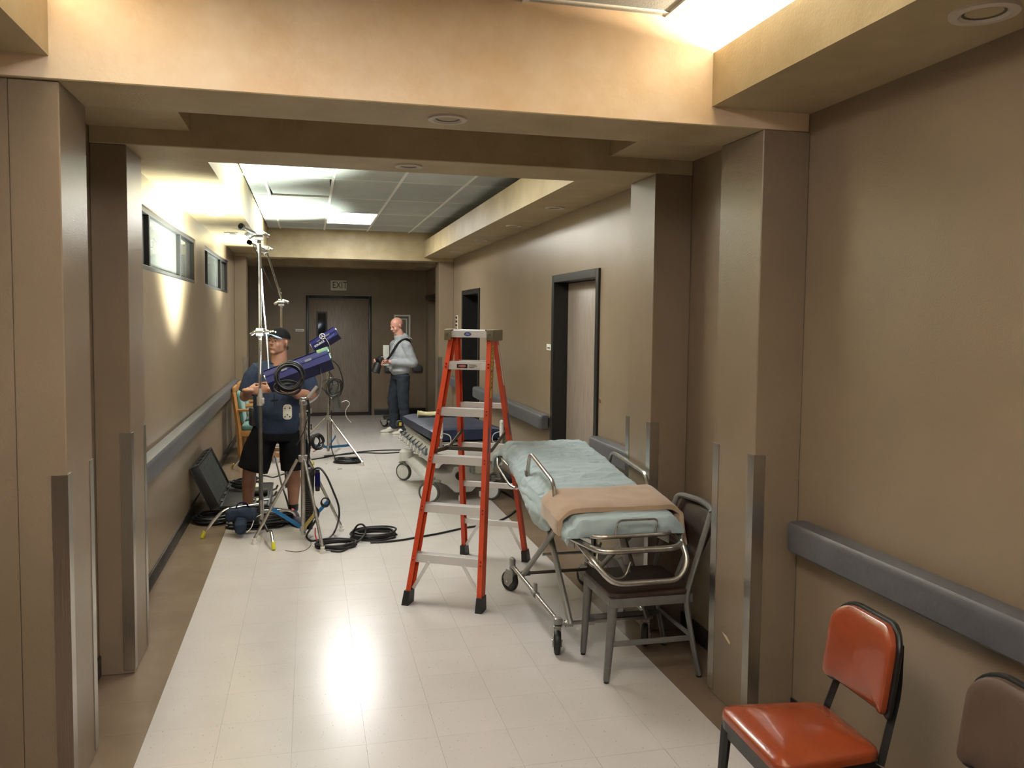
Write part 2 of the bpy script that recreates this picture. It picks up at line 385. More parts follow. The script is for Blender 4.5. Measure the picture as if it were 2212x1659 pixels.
obj('dark_ceiling_sheet', MB().bx(-.565, 2.12, 4.74, 12.3, 3.30, 3.32).bx(-2.6, 2.12, -3.2, 3.24, 3.30, 3.32), m_dark, cl)  # near-black sheet paints in the darkness above the displaced tiles

# ---- baseboards
bd = .011
struct('baseboard_right', MB().bx(XR-bd, XR, 4.74, 5.84, 0, .105, .003).bx(XR-bd, XR, 7.08, 10.3, 0, .105, .003).bx(XR-bd, XR, 11.54, 12.3, 0, .105, .003)
       .bx(XR-bd, XR, 3.60, 4.36, 0, .105, .003).bx(XR-bd, XR, -3.2, 3.23, 0, .105, .003).bx(XR-bd, XR, 12.66, 13.5, 0, .105, .003), m_base, label='black cove base along the right wall')
struct('baseboard_left', MB().bx(XL, XL+bd, 4.74, 12.3, 0, .105, .003).bx(XL, XL+bd, 3.62, 4.37, 0, .105, .003).bx(XL, XL+bd, 12.66, 15.3, 0, .105, .003), m_base, label='black cove base along the left wall')
struct('baseboard_far', MB().bx(1.17, XR, 15.3-bd, 15.3, 0, .12, .003).bx(XL, -.1, 15.3-bd, 15.3, 0, .12, .003), m_base, label='black cove base along the end wall')

# ---- doors
def side_door(n, D, slab, label, door=True):
    a, b, _, zt = D; f = .05
    fr = MB()
    for (y0, y1) in ((a-.045, a), (b, b+.045)): fr.bx(XR-.018, XR+.20, y0 if y0 < a else b-.02, y1 if y0 >= a else a+.02, 0, zt+.045, .003, 1)
    fr.bx(XR-.018, XR+.20, a+.02, b-.02, zt-.02, zt+.045, .003, 1)
    d = struct('door_%d' % n, MB().bx(XR+.19, XR+.20, a, b, -.001, .004), m_base, label=label)
    obj('door_frame', fr, m_black, d)
    return d
d1 = side_door(1, D1, None, 'grey wood laminate door standing in a black frame on the right wall')
obj('door_leaf', MB().bx(XR+.115, XR+.16, D1[0]+.025, D1[1]-.025, .008, 2.115, .003), m_wood_d, d1)
vp = obj('vision_panel', MB().bx(XR+.10, XR+.175, 5.935, 6.015, 1.27, 1.85, .004), m_black, d1)
obj('door_pull', MB().bx(XR+.085, XR+.115, 5.94, 5.96, .95, 1.10, .004), m_steel, d1)
# open doorway further along, storage visible inside
d2 = side_door(2, D2, None, 'dark open doorway in a black frame behind the ladder')
obj('door_leaf', MB().bx(XR+.24, XR+.285, 11.32, 11.36+.05, .01, 2.1).bx(XR+.285, XR+1.1, 11.37, 11.41, .01, 2.1), m_wood_d, d2)
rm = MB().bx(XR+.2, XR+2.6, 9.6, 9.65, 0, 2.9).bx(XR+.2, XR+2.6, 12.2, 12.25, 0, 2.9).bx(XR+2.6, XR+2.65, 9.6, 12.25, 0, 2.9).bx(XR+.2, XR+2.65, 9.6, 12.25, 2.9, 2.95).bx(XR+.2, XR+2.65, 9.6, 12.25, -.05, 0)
struct('wall_storeroom', rm, M('store_painted_dark', (.05, .045, .04), .8), label='store room walls coloured dark as unlit behind the open doorway')  # darkness of the unlit room is put into the wall colour
# end wall double-height door
d3 = struct('door_3', MB().bx(-.045, .0, 15.26, 15.34, 0, 2.18, .003).bx(1.07, 1.115, 15.26, 15.34, 0, 2.18, .003).bx(0, 1.07, 15.26, 15.34, 2.13, 2.18, .003), m_black, label='black frame of the wood door in the end wall')
lf = obj('door_leaf', MB().bx(.003, 1.067, 15.31, 15.35, .008, 2.125, .003), m_wood_d, d3)
obj('vision_frame', MB().bx(.135, .165, 15.295, 15.312, 1.37, 1.89).bx(.30, .33, 15.295, 15.312, 1.37, 1.89).bx(.165, .30, 15.295, 15.312, 1.86, 1.89).bx(.165, .30, 15.295, 15.312, 1.37, 1.40), m_black, d3)
obj('wired_glass', MB().bx(.165, .30, 15.302, 15.31, 1.40, 1.86), M('dark_glass', (.01, .012, .012), .06), d3)
obj('kick_strip', MB().bx(.003, 1.067, 15.296, 15.309, .01, .06), M('dark_bronze', (.05, .04, .035), .4, .8), d3)
obj('threshold', MB().bx(-.04, 1.11, 15.27, 15.34, 0, .012), m_base, d3)
# lift opening in the end lobby
d4 = struct('door_4', MB().bx(XR+.12, XR+.16, D4[0], D4[1], 0, 2.17, .002), M('teal_steel_door', srgb(92, 98, 92), .45, var=(4, srgb(80, 86, 82), .3)), label='grey green metal door in the right wall of the end lobby')
obj('lintel', MB().bx(XR-.06, XR+.16, D4[0], D4[1], 2.12, 2.20, .004), M('dark_bronze', (.05, .04, .035), .4, .8), d4)

# ---- high windows in the left wall
m_frame = M('window_frame', srgb(38, 38, 38), .5); m_glass = M('window_glass', (.85, .9, .88), .02)
m_glass.node_tree.nodes['Principled BSDF'].inputs['Transmission Weight'].default_value = .9; m_glass.node_tree.nodes['Principled BSDF'].inputs['IOR'].default_value = 1.25
m_inner = M('pale_inner_panel', srgb(84, 88, 62), .8, var=(2, srgb(50, 58, 48), .3))
def window(n, W, label):
    a, b, c, d = W; x1 = XL-.012; x0 = XL-.07; k = .035
    wn = struct('window_%d' % n, MB().bx(x0, x1, a, b, c, c+k, .003, 1).bx(x0, x1, a, b, d-k, d, .003, 1).bx(x0, x1, a, a+k, c+k, d-k, .003, 1).bx(x0, x1, b-k, b, c+k, d-k, .003, 1), m_frame, label=label)
    L = b-a; ms = [a+.145*L, a+.68*L]
    for q in ms: obj('mullion', MB().bx(x0, x1, q-.02, q+.02, c+k, d-k, .003, 1), m_frame, wn)
    e = [a+k]+ms+[b-k]
    for i in range(3): obj('pane', MB().bx(x0+.02, x0+.024, e[i]+(.02 if i else 0), e[i+1]-(.02 if i < 2 else 0), c+k, d-k), m_glass, wn)
    obj('sliding_stile', MB().bx(x0+.002, x0+.018, ms[1]-.30, ms[1]-.22, c+k, d-k).bx(x0+.002, x0+.018, ms[1]+.33, ms[1]+.40, c+k, d-k), m_black, wn)
    # near-black boxes paint the dim space behind the glass, plus an added pale panel
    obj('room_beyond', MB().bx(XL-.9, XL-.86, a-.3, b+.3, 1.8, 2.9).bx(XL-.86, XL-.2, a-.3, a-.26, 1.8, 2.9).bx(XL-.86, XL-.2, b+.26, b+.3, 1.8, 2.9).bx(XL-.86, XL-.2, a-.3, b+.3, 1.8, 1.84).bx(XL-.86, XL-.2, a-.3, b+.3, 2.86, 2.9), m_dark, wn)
    obj('inner_panel', MB().bx(XL-.13, XL-.12, ms[0]+.05, ms[1]-.35, c+.0, d), m_inner, wn)  # panel filling part of the pane with a pale tone
    return wn
window(1, W1, 'long high window with dark frame, nearer of two on the left wall')
window(2, W2, 'long high window with dark frame, farther of two on the left wall')

# ================================================================ FIXTURES ON THE WALLS AND CEILING
def rail_prof():
    return [(0, .0), (.0, .136), (.052, .136), (.070, .131), (.078, .119), (.080, .10), (.080, .03), (.078, .012), (.070, .003), (.052, 0)]
def handrail(y0, y1, side, label, z=.80):
    xw = XL if side < 0 else XR; s = 1 if side < 0 else -1
    t = thing('handrail', label, 'handrail', (xw, (y0+y1)/2, z), 0, 'grey corridor handrails')
    pr = rail_prof(); b = MB(); ys = [y0-.0, y0+.006, y0+.022, y0+.05, y1-.05, y1-.022, y1-.006, y1]; k = [.72, .88, .97, 1, 1, .97, .88, .72]
    n = len(pr); vs = []
    for y, q in zip(ys, k):
        for (x, zz) in pr: vs.append((xw+s*(.022+x*q), y, z+.065+(zz-.065)*(q*.5+.5)))
    fs = [[i*n+j, i*n+(j+1) % n, (i+1)*n+(j+1) % n, (i+1)*n+j] for i in range(7) for j in range(n)]
    if s > 0: fs = [f[::-1] for f in fs]
    b.add(vs, fs, True); b.add(vs[:n], [list(range(n))]); b.add(vs[-n:], [list(range(n))[::-1]])
    obj('rail_cover', b, m_rail, t, world=True)
    y = y0+.12
    while y < y1: obj('wall_bracket', MB().bx(xw, xw+s*.03, y, y+.04, z+.02, z+.11), m_black, t, world=True); y += .8
    return t
handrail(-3.1, 3.17, 1, 'long grey vinyl handrail above the orange chair')
handrail(4.84, 5.80, 1, 'short grey vinyl handrail between stretcher rail and wood door')
handrail(7.12, 10.28, 1, 'grey vinyl handrail on the right wall beyond the wood door')
handrail(11.56, 12.22, 1, 'short grey handrail stub at far right beside the dark doorway')
handrail(4.86, 11.9, -1, 'long grey vinyl handrail on the left wall', z=.795)
t = thing('handrail', 'short dark handrail on the end wall behind the bald man', 'handrail', (1.6, 15.3, .80), 0, 'grey corridor handrails')
obj('rail_cover', MB().bx(1.35, 1.80, 15.20, 15.28, .80, .93, .025, 3).bx(1.86, 2.04, 15.20, 15.28, .80, .93, .025, 3), m_rail, t, world=True)
obj('wall_bracket', MB().bx(1.4, 1.45, 15.27, 15.3, .83, .9), m_black, t, world=True); obj('wall_bracket', MB().bx(1.9, 1.95, 15.27, 15.3, .83, .9), m_black, t, world=True)

def downlight(x, y, z, r, label):
    t = thing('downlight', label, 'ceiling light', (x, y, z), 0, 'round recessed downlights')
    obj('trim_ring', MB().lathe([(r, .0), (r*.98, -.008), (r*.72, -.010), (r*.66, -.004), (r*.6, .0)], n=28), m_ring, t)
    obj('baffle', MB().lathe([(r*.62, -.003), (r*.52, .0005), (.004, .001)], n=20), M('dark_baffle', (.10, .08, .055), .6), t)
m_ring = M('aged_ring', srgb(196, 188, 172), .5)
for x, y, z, r, l in ((.56, 3.42, ZB, .082, 'round downlight under the nearest beam'), (.53, 4.53, ZB, .075, 'round downlight under the second beam'),
                      (1.905, 2.06, ZS, .095, 'big round downlight in the near right soffit'), (1.92, 6.4, ZS-.01, .08, 'downlight in right soffit, nearest of its row past the beams'),
                      (1.92, 7.75, ZS-.01, .08, 'downlight in right soffit, second of its row'), (1.92, 9.3, ZS-.01, .08, 'downlight in right soffit, third of its row'),
                      (1.92, 11.0, ZS-.01, .08, 'downlight in right soffit, farthest of its row'), (-.8, 7.75, ZS-.01, .08, 'downlight in left soffit above the windows, nearer one'),
                      (-.8, 9.4, ZS-.01, .08, 'downlight in left soffit above the windows, farther one'), (1.98, 13.9, ZS-.03, .07, 'downlight in the lobby soffit at right')):
    downlight(x, y, z, r, l)

# lay-in fluorescent lights in the tile grid; all but the far one added, unseen
m_dif = M('lit_diffuser', (1, 1, 1), .5, emit=((1, 1, .96), 8)); m_dif2 = M('lit_diffuser_warm', (1, 1, 1), .5, emit=((1, .92, .8), 10))
for x, y, lb, m in ((.53, 10.82, 'lit rectangular ceiling panel light among the far tiles', m_dif), (.53, 5.94, 'added fill panel light, unseen just past the second beam', m_dif), (-.08, 1.37, 'added warm fill panel, unseen over the near bay beside the first beam', m_dif2), (.53, -1.07, 'added warm fill panel, unseen behind the viewer', m_dif2)):
    t = thing('troffer_light', lb, 'ceiling light', (x, y, ZT), 0, 'lay-in ceiling panel lights')
    obj('diffuser', MB().box((0, 0, .012), (.575, 1.19, .006)), m, t)
    obj('light_frame', MB().bx(-.297, -.2875, -.6, .6, 0, .03).bx(.2875, .297, -.6, .6, 0, .03).bx(-.2875, .2875, -.6, -.595, 0, .03).bx(-.2875, .2875, .595, .6, 0, .03), m_white, t)

# cove tubes behind the right upstand of the near bay; left row added, unseen
for i, (x, y) in enumerate(((1.92, -1.6), (1.92, -.2), (1.92, 1.2), (1.92, 2.5), (-1.2, -.2), (-1.2, 1.2), (-1.2, 2.5))):
    t = thing('fluorescent_tube', 'glowing tube hidden in the warm near %s cove, %s' % (('right', 'added left')[x < 0], ('rearmost', 'second from the back', 'third from the back', 'nearest the first beam')[int((y+1.7)/1.35)]), 'ceiling light', (x, y, ZS+.07), 0, 'cove tubes in the near bay')
    obj('tube', MB().cyl((0, -.58, 0), (0, .58, 0), .019, n=10), M('lit_tube', (1, 1, 1), .5, emit=((1, .86, .62), 22)), t)
    obj('batten', MB().bx(-.04, .04, -.6, .6, -.04, -.021), m_white, t)

def text(s, size, mat, parent, loc, rot, name='lettering', ext=.001, sx=1.0, label=None):
    c = bpy.data.curves.new('t', 'FONT'); c.body = s; c.size = size; c.extrude = ext; c.align_x = 'CENTER'; c.align_y = 'CENTER'; c.resolution_u = 3
    o = bpy.data.objects.new('t', c); COL.objects.link(o)
    me = bpy.data.meshes.new_from_object(o.evaluated_get(bpy.context.evaluated_depsgraph_get())); bpy.data.objects.remove(o)
    MM = Matrix.Translation(loc) @ (rot if isinstance(rot, Matrix) else Euler(rot).to_matrix()).to_4x4() @ Matrix.Diagonal((sx, 1, 1, 1)); me.transform(MM); me.materials.clear(); me.materials.append(mat); me.name = name
    q = bpy.data.objects.new(name, me); COL.objects.link(q)
    if parent: q.parent = parent
    return tag(q, label)
# exit sign
t = thing('exit_sign', 'pale exit sign with green letters above the end door', 'sign', (.53, 15.3, 2.365), 0)
obj('sign_face', MB().box((0, -.02, 0), (.29, .04, .19), bev=.012), M('sign_white', srgb(205, 205, 190), .5), t)
text('EXIT', .165, M('sign_green', srgb(45, 70, 40), .5), t, (0.02, -.0415, 0), (R_(90), 0, 0), sx=.78)
# small plates
t = thing('wall_plate', 'small white nameplate left of the end door', 'sign', (-.155, 15.3, 1.55), 0)
obj('plate', MB().box((0, -.004, 0), (.15, .008, .045), bev=.002), m_white, t); obj('lettering', MB().box((0, -.0085, 0), (.11, .001, .008)), m_rail, t)
t = thing('wall_plate', 'small white room plate beside the wood door on the right wall', 'sign', (XR, 7.165, 1.545), 0)
obj('plate', MB().box((-.004, 0, 0), (.008, .16, .055), bev=.002), m_white, t); obj('lettering', MB().box((-.0085, .01, -.006), (.001, .09, .012)), m_rail, t)
t = thing('switch_plate', 'vertical strip of dark switches left of the dark doorway', 'switch', (XR, 11.97, 1.72), 0)
obj('plate', MB().box((-.004, 0, 0), (.008, .15, .24), bev=.002), M('cream_plastic', srgb(200, 188, 165), .5), t)
for k in range(4): obj('switch', MB().box((-.012, 0, .088-.056*k), (.012, .09, .034), bev=.003), m_black, t)
t = thing('wall_frame', 'white framed cabinet on the end wall behind the bald head', 'cabinet', (1.68, 15.3, 1.68), 0)
obj('frame', MB().bx(-.15, .15, -.03, 0, .14, .17).bx(-.15, .15, -.03, 0, -.26, -.23).bx(-.15, -.12, -.03, 0, -.23, .14).bx(.12, .15, -.03, 0, -.23, .14), m_white, t)
obj('inner_frame', MB().bx(-.09, .09, -.022, 0, .08, .10).bx(-.09, .09, -.022, 0, -.2, -.18).bx(-.09, -.07, -.022, 0, -.18, .08).bx(.07, .09, -.022, 0, -.18, .08), m_white, t)
obj('cabinet_face', MB().bx(-.12, .12, -.01, 0, -.23, .14), M('cabinet_grey', srgb(120, 112, 98), .4), t)
t = thing('wall_bell', 'small grey alarm box high on the lobby right wall', 'alarm', (XR, 14.0, 2.36), 0)
obj('housing', MB().box((-.02, 0, 0), (.04, .10, .15), bev=.008), M('bell_grey', srgb(120, 115, 105), .5), t); obj('lens', MB().box((-.043, 0, .02), (.006, .05, .05), bev=.002), m_black, t)
t = thing('wall_mark', 'small chipped paint spot beside the wood door', 'stain', (XR, 5.80, 1.18), 0)
obj('chip', MB().prism([(0, 0), (.02, .01), (.03, .05), (.012, .062), (-.005, .03)], .0008, Matrix.Rotation(R_(-90), 4, 'Y')), M('brown_chip', srgb(96, 66, 40), .8), t)
t = thing('wall_scuff', 'pale scuff low on the nearest right pilaster', 'stain', (1.895, 3.40, .30), 0)
obj('scratch', MB().prism([(0, .0), (.012, .03), (.034, .075), (.03, .03), (.012, -.005)], .0006, Matrix.Translation((-.0005, 0, 0)) @ Matrix.Rotation(R_(-90), 4, 'Y')), M('pale_plaster', srgb(205, 190, 165), .9), t)

# ================================================================ LADDER
m_fib = M('orange_fiberglass', srgb(210, 74, 34), .42, var=(6, srgb(196, 64, 28), .3), bump=(90, .15))
m_alu = M('brushed_aluminium', (.84, .83, .82), .36, .45, bump=(30, .2), stretch=(1, 40, 40))
m_alu2 = M('cast_aluminium', (.55, .54, .50), .42, .7, var=(18, (.42, .40, .36), .3))
m_rub = M('black_rubber', (.012, .012, .012), .5)
m_oliv = M('olive_bracket', srgb(120, 112, 88), .5, .2)
m_chr = M('chrome', (.78, .78, .77), .14, 1.0)
m_stl = M('dull_chrome', (.58, .56, .52), .27, .9, var=(30, (.42, .40, .36), .3))
m_spr = M('dark_spreader', srgb(84, 78, 66), .5, .4)
LAD = thing('step_ladder', 'orange fiberglass step ladder with silver steps standing open', 'ladder', (1.086, 5.487, 0), R_(-29.2))
HB, HT, DB, DT, LH = .255, .150, .600, .085, 1.665
def rail_at(sx, sy, z):
    t = z/LH; return Vector((sx*(HB+(HT-HB)*t), sy*(DB+(DT-DB)*t), z))
def channel(sx, sy, w, d, th):
    """C channel, web outside, open inward"""
    prof = [(0, 0), (0, d), (-sx*w, d), (-sx*w, d-th), (-sx*th, d-th), (-sx*th, th), (-sx*w, th), (-sx*w, 0)]
    mb = MB(); vs = []
    for z in (.0, LH):
        c = rail_at(sx, sy, z)
        for (x, y) in prof: vs.append(c + Vector((x, (y if sy < 0 else -y), .0)))
    n = 8; fs = [[j, (j+1) % n, n+(j+1) % n, n+j] for j in range(n)] + [[0, 1, 2, 3], [0, 3, 4, 5], [0, 5, 6, 7], [8, 11, 10, 9], [8, 13, 12, 11], [8, 15, 14, 13]]
    return mb.add(vs, fs)
for sx in (-1, 1):
    r = obj('front_rail', channel(sx, -1, .031, .080, .005), m_fib, LAD)
    if sx == 1:
        a, b = rail_at(1, -1, 1.62), rail_at(1, -1, 1.28); mm = MB(); w1 = .045
        mm.add([a+Vector((.0012, .012, 0)), a+Vector((.0012, .012+w1, 0)), b+Vector((.0012, .012+w1, 0)), b+Vector((.0012, .012, 0))], [[0, 1, 2, 3]])
        obj('yellow_label', mm, M('label_yellow', srgb(214, 186, 50), .5), r)
        mm = MB()
        for z in (1.60, 1.585, 1.455, 1.445, 1.34):
            c = rail_at(1, -1, z); mm.add([c+Vector((.002, .012, -.004)), c+Vector((.002, .055, .012)), c+Vector((.002, .055, .006)), c+Vector((.002, .012, -.01))], [[0, 1, 2, 3]])
        for k in range(9): c = rail_at(1, -1, 1.57-.027*k); mm.add([c+Vector((.002, .026, 0)), c+Vector((.002, .040, 0)), c+Vector((.002, .040, -.012)), c+Vector((.002, .026, -.012))], [[0, 1, 2, 3]])
        obj('label_print', mm, m_black, r)
        mm = MB(); a, b = rail_at(1, -1, 1.09), rail_at(1, -1, .94)
        mm.add([a+Vector((.0012, .014, 0)), a+Vector((.0012, .042, .01)), b+Vector((.0012, .042, 0)), b+Vector((.0012, .014, -.01))], [[0, 1, 2, 3]])
        obj('blue_label', mm, M('label_blue', srgb(74, 92, 130), .5), r)
    q = obj('rear_rail', channel(sx, 1, .028, .062, .005), m_fib, LAD)
    if sx == 1:
        for (z0, z1, nm, mt) in ((1.62, 1.34, 'white_label', m_white), (1.14, .98, 'blue_label', M('label_blue', (0, 0, 0)))):
            a, b = rail_at(1, 1, z0), rail_at(1, 1, z1); obj(nm, MB().add([a+Vector((.0012, -.045, 0)), a+Vector((.0012, -.015, 0)), b+Vector((.0012, -.015, 0)), b+Vector((.0012, -.045, 0))], [[3, 2, 1, 0]]), mt, q)
for k in range(1, 6):
    z = .302*k; a = rail_at(-1, -1, z); b = rail_at(1, -1, z); x0 = a.x+.006; x1 = b.x-.006; y0 = a.y+.0055
    st = MB().bx(x0, x1, y0, y0+.070, z-.004, z).bx(x0, x1, y0, y0+.004, z-.052, z-.004).bx(x0, x1, y0+.066, y0+.070, z-.045, z-.004)
    for j in range(7): st.bx(x0+.002, x1-.002, y0+.010+.008*j, y0+.013+.008*j, z, z+.0018)
    so = obj('step', st, m_alu, LAD)
    rv = MB()
    for sx in (-1, 1):
        for dz in (-.012, -.034): c = rail_at(sx, -1, z+dz); rv.sph((c.x-sx*.014, c.y-.001, c.z), .0065, 8, 5)
    obj('rivet', rv, M('rivet_red', srgb(140, 50, 30), .4, .5), so, kind='stuff', label='rivets fixing the step')
    if k == 5:
        obj('danger_label', MB().bx(-.075, .075, y0-.0015, y0, z-.042, z-.014), m_white, so)
        obj('danger_patch', MB().bx(-.074, .0, y0-.0022, y0-.0014, z-.041, z-.015), m_black, so)
        obj('danger_oval', MB().prism([(.028*math.cos(i*.3927)-.037, .0088*math.sin(i*.3927)) for i in range(16)], .0006, Matrix.Translation((0, y0-.0022, z-.028)) @ Matrix.Rotation(R_(90), 4, 'X')), M('danger_red', srgb(190, 60, 70), .5), so)
        text('DANGER', .0125, m_white, so, (-.037, y0-.0033, z-.028), (R_(90), 0, 0), ext=.0003)
        obj('fine_print', MB().bx(.008, .06, y0-.002, y0-.0014, z-.021, z-.018).bx(.008, .068, y0-.002, y0-.0014, z-.029, z-.026).bx(.008, .05, y0-.002, y0-.0014, z-.037, z-.034), m_black, so, kind='stuff')
        obj('round_sticker', MB().prism([(.011*math.cos(i*.3927)-.12, .011*math.sin(i*.3927)) for i in range(16)], .0006, Matrix.Translation((0, y0-.0002, z-.028)) @ Matrix.Rotation(R_(90), 4, 'X')), m_white, so)
    a = rail_at(-1, 1, z); b = rail_at(1, 1, z); x0 = a.x+.006; x1 = b.x-.006
    bar = MB().bx(x0, x1, a.y-.034, a.y-.004, z-.003, z).bx(x0, x1, a.y-.034, a.y-.031, z-.036, z-.003)
    obj('rear_bar', bar, m_alu, LAD)
for sy in (-1, 1):
    for sx in (-1, 1):
        z = .30; c = rail_at(sx, sy, .075); d = Vector((sx*.115, rail_at(sx, sy, .26).y - sy*.02, .262)); c2 = Vector((c.x-sx*.034, c.y-sy*.02, .09))
        v = d-c2; ang = math.atan2(v.x, v.z); rot = Matrix.Rotation(ang, 3, 'Y')
        obj('brace', MB().box((c2+d)/2, (.022, .004, v.length), rot=rot).box((c2+d)/2+Vector((0, .006, 0)), (.004, .012, v.length), rot=rot), m_alu, LAD)
        f = rail_at(sx, sy, .0); ft = MB(); w0, w1 = .046, .040
        u0 = [(-sx*.038+sx*.006, -.010), (sx*.008, -.010), (sx*.008, .078), (-sx*.032, .078)]
        vs = []
        for z, g in ((0, 1.12), (.085, .95)):
            cc = rail_at(sx, sy, z)
            for (x, y) in u0: vs.append(cc + Vector((x*g, (y*g if sy < 0 else -y*g), 0)))
        fs = [[0, 1, 2, 3], [7, 6, 5, 4], [0, 4, 5, 1], [1, 5, 6, 2], [2, 6, 7, 3], [3, 7, 4, 0]]
        obj('rubber_foot', ft.add(vs, fs), m_rub, LAD)
cap = obj('top_cap', MB().bx(-.155, .155, -.098, .098, 1.700, 1.722, .004).bx(-.125, .125, -.100, -.094, 1.672, 1.716).bx(-.125, .125, .094, .100, 1.672, 1.716), m_alu, LAD)
obj('oval_badge', MB().prism([(.026*math.cos(i*.3142), .0135*math.sin(i*.3142)) for i in range(20)], .001, Matrix.Translation((-.01, -.1005, 1.694)) @ Matrix.Rotation(R_(90), 4, 'X')), M('badge_blue', srgb(58, 84, 150), .4), cap)
obj('badge_mark', MB().prism([(-.016, -.003), (-.004, .006), (.004, .001), (.017, .005), (.006, -.004), (-.002, -.001)], .0012, Matrix.Translation((-.01, -.101, 1.694)) @ Matrix.Rotation(R_(90), 4, 'X')), m_white, cap)
for sx in (-1, 1):
    e = MB().bx(sx*.124, sx*.172, -.112, -.104, 1.652, 1.724, .003).bx(sx*.124, sx*.172, .104, .112, 1.652, 1.724, .003).bx(sx*.165, sx*.173, -.108, .108, 1.650, 1.724, .003).bx(sx*.112, sx*.170, -.108, .108, 1.716, 1.726, .003)
    eo = obj('cap_bracket', e, m_oliv, LAD); obj('bolt', MB().cyl((sx*.148, -.117, 1.692), (sx*.148, -.110, 1.692), .009, n=10), m_stl, eo)
sp = .93
for sx in (-1, 1):
    a = rail_at(sx, -1, sp); b = rail_at(sx, 1, sp+.07); m = Vector((sx*.155, -.06, sp-.01)); a = a+Vector((-sx*.034, .05, 0)); b = b+Vector((-sx*.032, -.04, 0))
    for p, q in ((a, m), (m, b)):
        v = (q-p); R3 = v.to_track_quat('X', 'Z').to_matrix(); obj('spreader_arm', MB().box((p+q)/2, (v.length+.02, .006, .026), rot=R3), m_spr, LAD)
obj('spreader_bar', MB().bx(-.155, .155, -.064, -.056, sp-.025, sp+.001), m_spr, LAD)

# ================================================================ CHAIRS
def rrect(w, d, r, n=5):
    pts = []
    for cx_, cy_, a0 in ((w-r, d-r, 0), (-w+r, d-r, 90), (-w+r, -d+r, 180), (w-r, -d+r, 270)):
        for k in range(n+1): a = R_(a0+90*k/n); pts.append((cx_+r*math.cos(a), cy_+r*math.sin(a)))
    return pts
def cushion(poly, h, puff, M4, n=5):
    """upholstered pad: polygon outline with domed top and rounded rim"""
    cx_ = sum(p[0] for p in poly)/len(poly); cy_ = sum(p[1] for p in poly)/len(poly); rings = []
    for s, z in ((.1, 0), (.45, 0), (.75, 0), (.97, 0), (1.0, h*.18), (1.0, h*.6), (.985, h*.85), (.95, h), (.85, h+puff*.35), (.65, h+puff*.7), (.4, h+puff*.93), (.15, h+puff)):
        rings.append([M4 @ Vector((cx_+(x-cx_)*s, cy_+(y-cy_)*s, z)) for x, y in poly])
    n = len(poly); vs = [v for r in rings for v in r]
    fs = [[i*n+j, i*n+(j+1) % n, (i+1)*n+(j+1) % n, (i+1)*n+j] for i in range(len(rings)-1) for j in range(n)]
    mb = MB().add(vs, fs, True); mb.add(rings[-1], [list(range(n))], True); mb.add(rings[0], [list(range(n))[::-1]]); return mb
def office_chair(name, label, cat, loc, rz, m_pad, group=None):
    t = thing(name, label, cat, loc, rz, group)     # front towards local +y
    # seat: trapezoid pad
    W, D = .208, .190; poly = []
    base = [(W, D), (-W, D), (-W*.84, -D), (W*.84, -D)]
    for i in range(4):
        a, b, c = Vector(base[i-1]), Vector(base[i]), Vector(base[(i+1) % 4]); u = (a-b).normalized()*.05; v = (c-b).normalized()*.05
        for k in range(5): q = k/4; p = (1-q)**2*(b+u)+2*q*(1-q)*b+q*q*(b+v); poly.append((p.x, p.y))
    obj('seat', cushion(poly, .040, .026, Matrix.Translation((0, 0, .415))), m_pad, t)
    pan = [(x*.985, y*.985) for x, y in poly]
    obj('seat_pan', MB().prism(pan, .03, Matrix.Translation((0, 0, .388))), m_black, t)
    # backrest: tall pad with rounded upper corners, curved
    bp = []
    for cx_, cy_, a0, r in ((.165-.085, .165-.085, 0, .085), (-.165+.085, .165-.085, 90, .085), (-.165+.045, -.125+.045, 180, .045), (.165-.045, -.125+.045, 270, .045)):
        for k in range(7): a = R_(a0+15*k); bp.append((cx_+r*math.cos(a), cy_+r*math.sin(a)))
    MM = Matrix.Translation((0, -.235, .660)) @ Matrix.Rotation(R_(-82), 4, 'X') @ Matrix.Rotation(math.pi, 4, 'Z')
    def curve(mb, M4):
        inv = M4.inverted(); o = []
        for v in mb.v: q = inv @ v; q.z += -.035*(1-(q.x/.17)**2)+.02 + (.0 if q.y > -.08 else 0); q.y += .045*(1-(q.x/.165)**2)*max(0, min(1, (-.01-q.y)/.115)); o.append(M4 @ q)
        mb.v = o; return mb
    obj('backrest', curve(cushion(bp, .028, .016, MM), MM), m_pad, t)
    sh = [(x*1.07, y*1.07) for x, y in bp]
    obj('back_shell', curve(cushion(sh, .020, .001, MM @ Matrix.Translation((0, 0, -.017))), MM), m_black, t)
    for sx in (-1, 1):
        P = roundpath([(sx*.118, -.276, .765), (sx*.140, -.258, .62), (sx*.160, -.190, .40)], .05)
        po = obj('back_post', MB().tube(P, .019, 4, flat=.72), m_black, t)
        for sy, nm in ((1, 'front'), (-1, 'rear')):
            top = Vector((sx*(.185 if sy > 0 else .165), sy*.165-.0, .392)); ft = Vector((sx*(.200 if sy > 0 else .195), sy*.185 if sy > 0 else -.235, 0))
            lg = obj('leg', MB().tube([top, ft+Vector((0, 0, .012))], [.021, .013], 8), m_black, t)
            obj('foot_cap', MB().cyl(ft, ft+Vector((0, 0, .014)), .016, n=10), m_rub, lg)
    obj('apron', MB().bx(-.185, .185, .155, .175, .355, .392).bx(-.165, .165, -.175, -.155, .355, .392).bx(-.185, -.165, -.165, .165, .355, .392).bx(.165, .185, -.165, .165, .355, .392), m_black, t)
    return t
m_org = M('orange_vinyl', srgb(138, 62, 33), .26, var=(5, srgb(127, 55, 28), .3), coat=.25, bump=(45, .10))
m_brn = M('brown_vinyl', srgb(82, 66, 54), .42, var=(6, srgb(72, 56, 46), .3), bump=(45, .1))
office_chair('office_chair', 'orange vinyl chair with black metal frame in the near right corner', 'chair', (1.575, 2.355, 0), R_(88), m_org, 'padded chairs along the right wall')
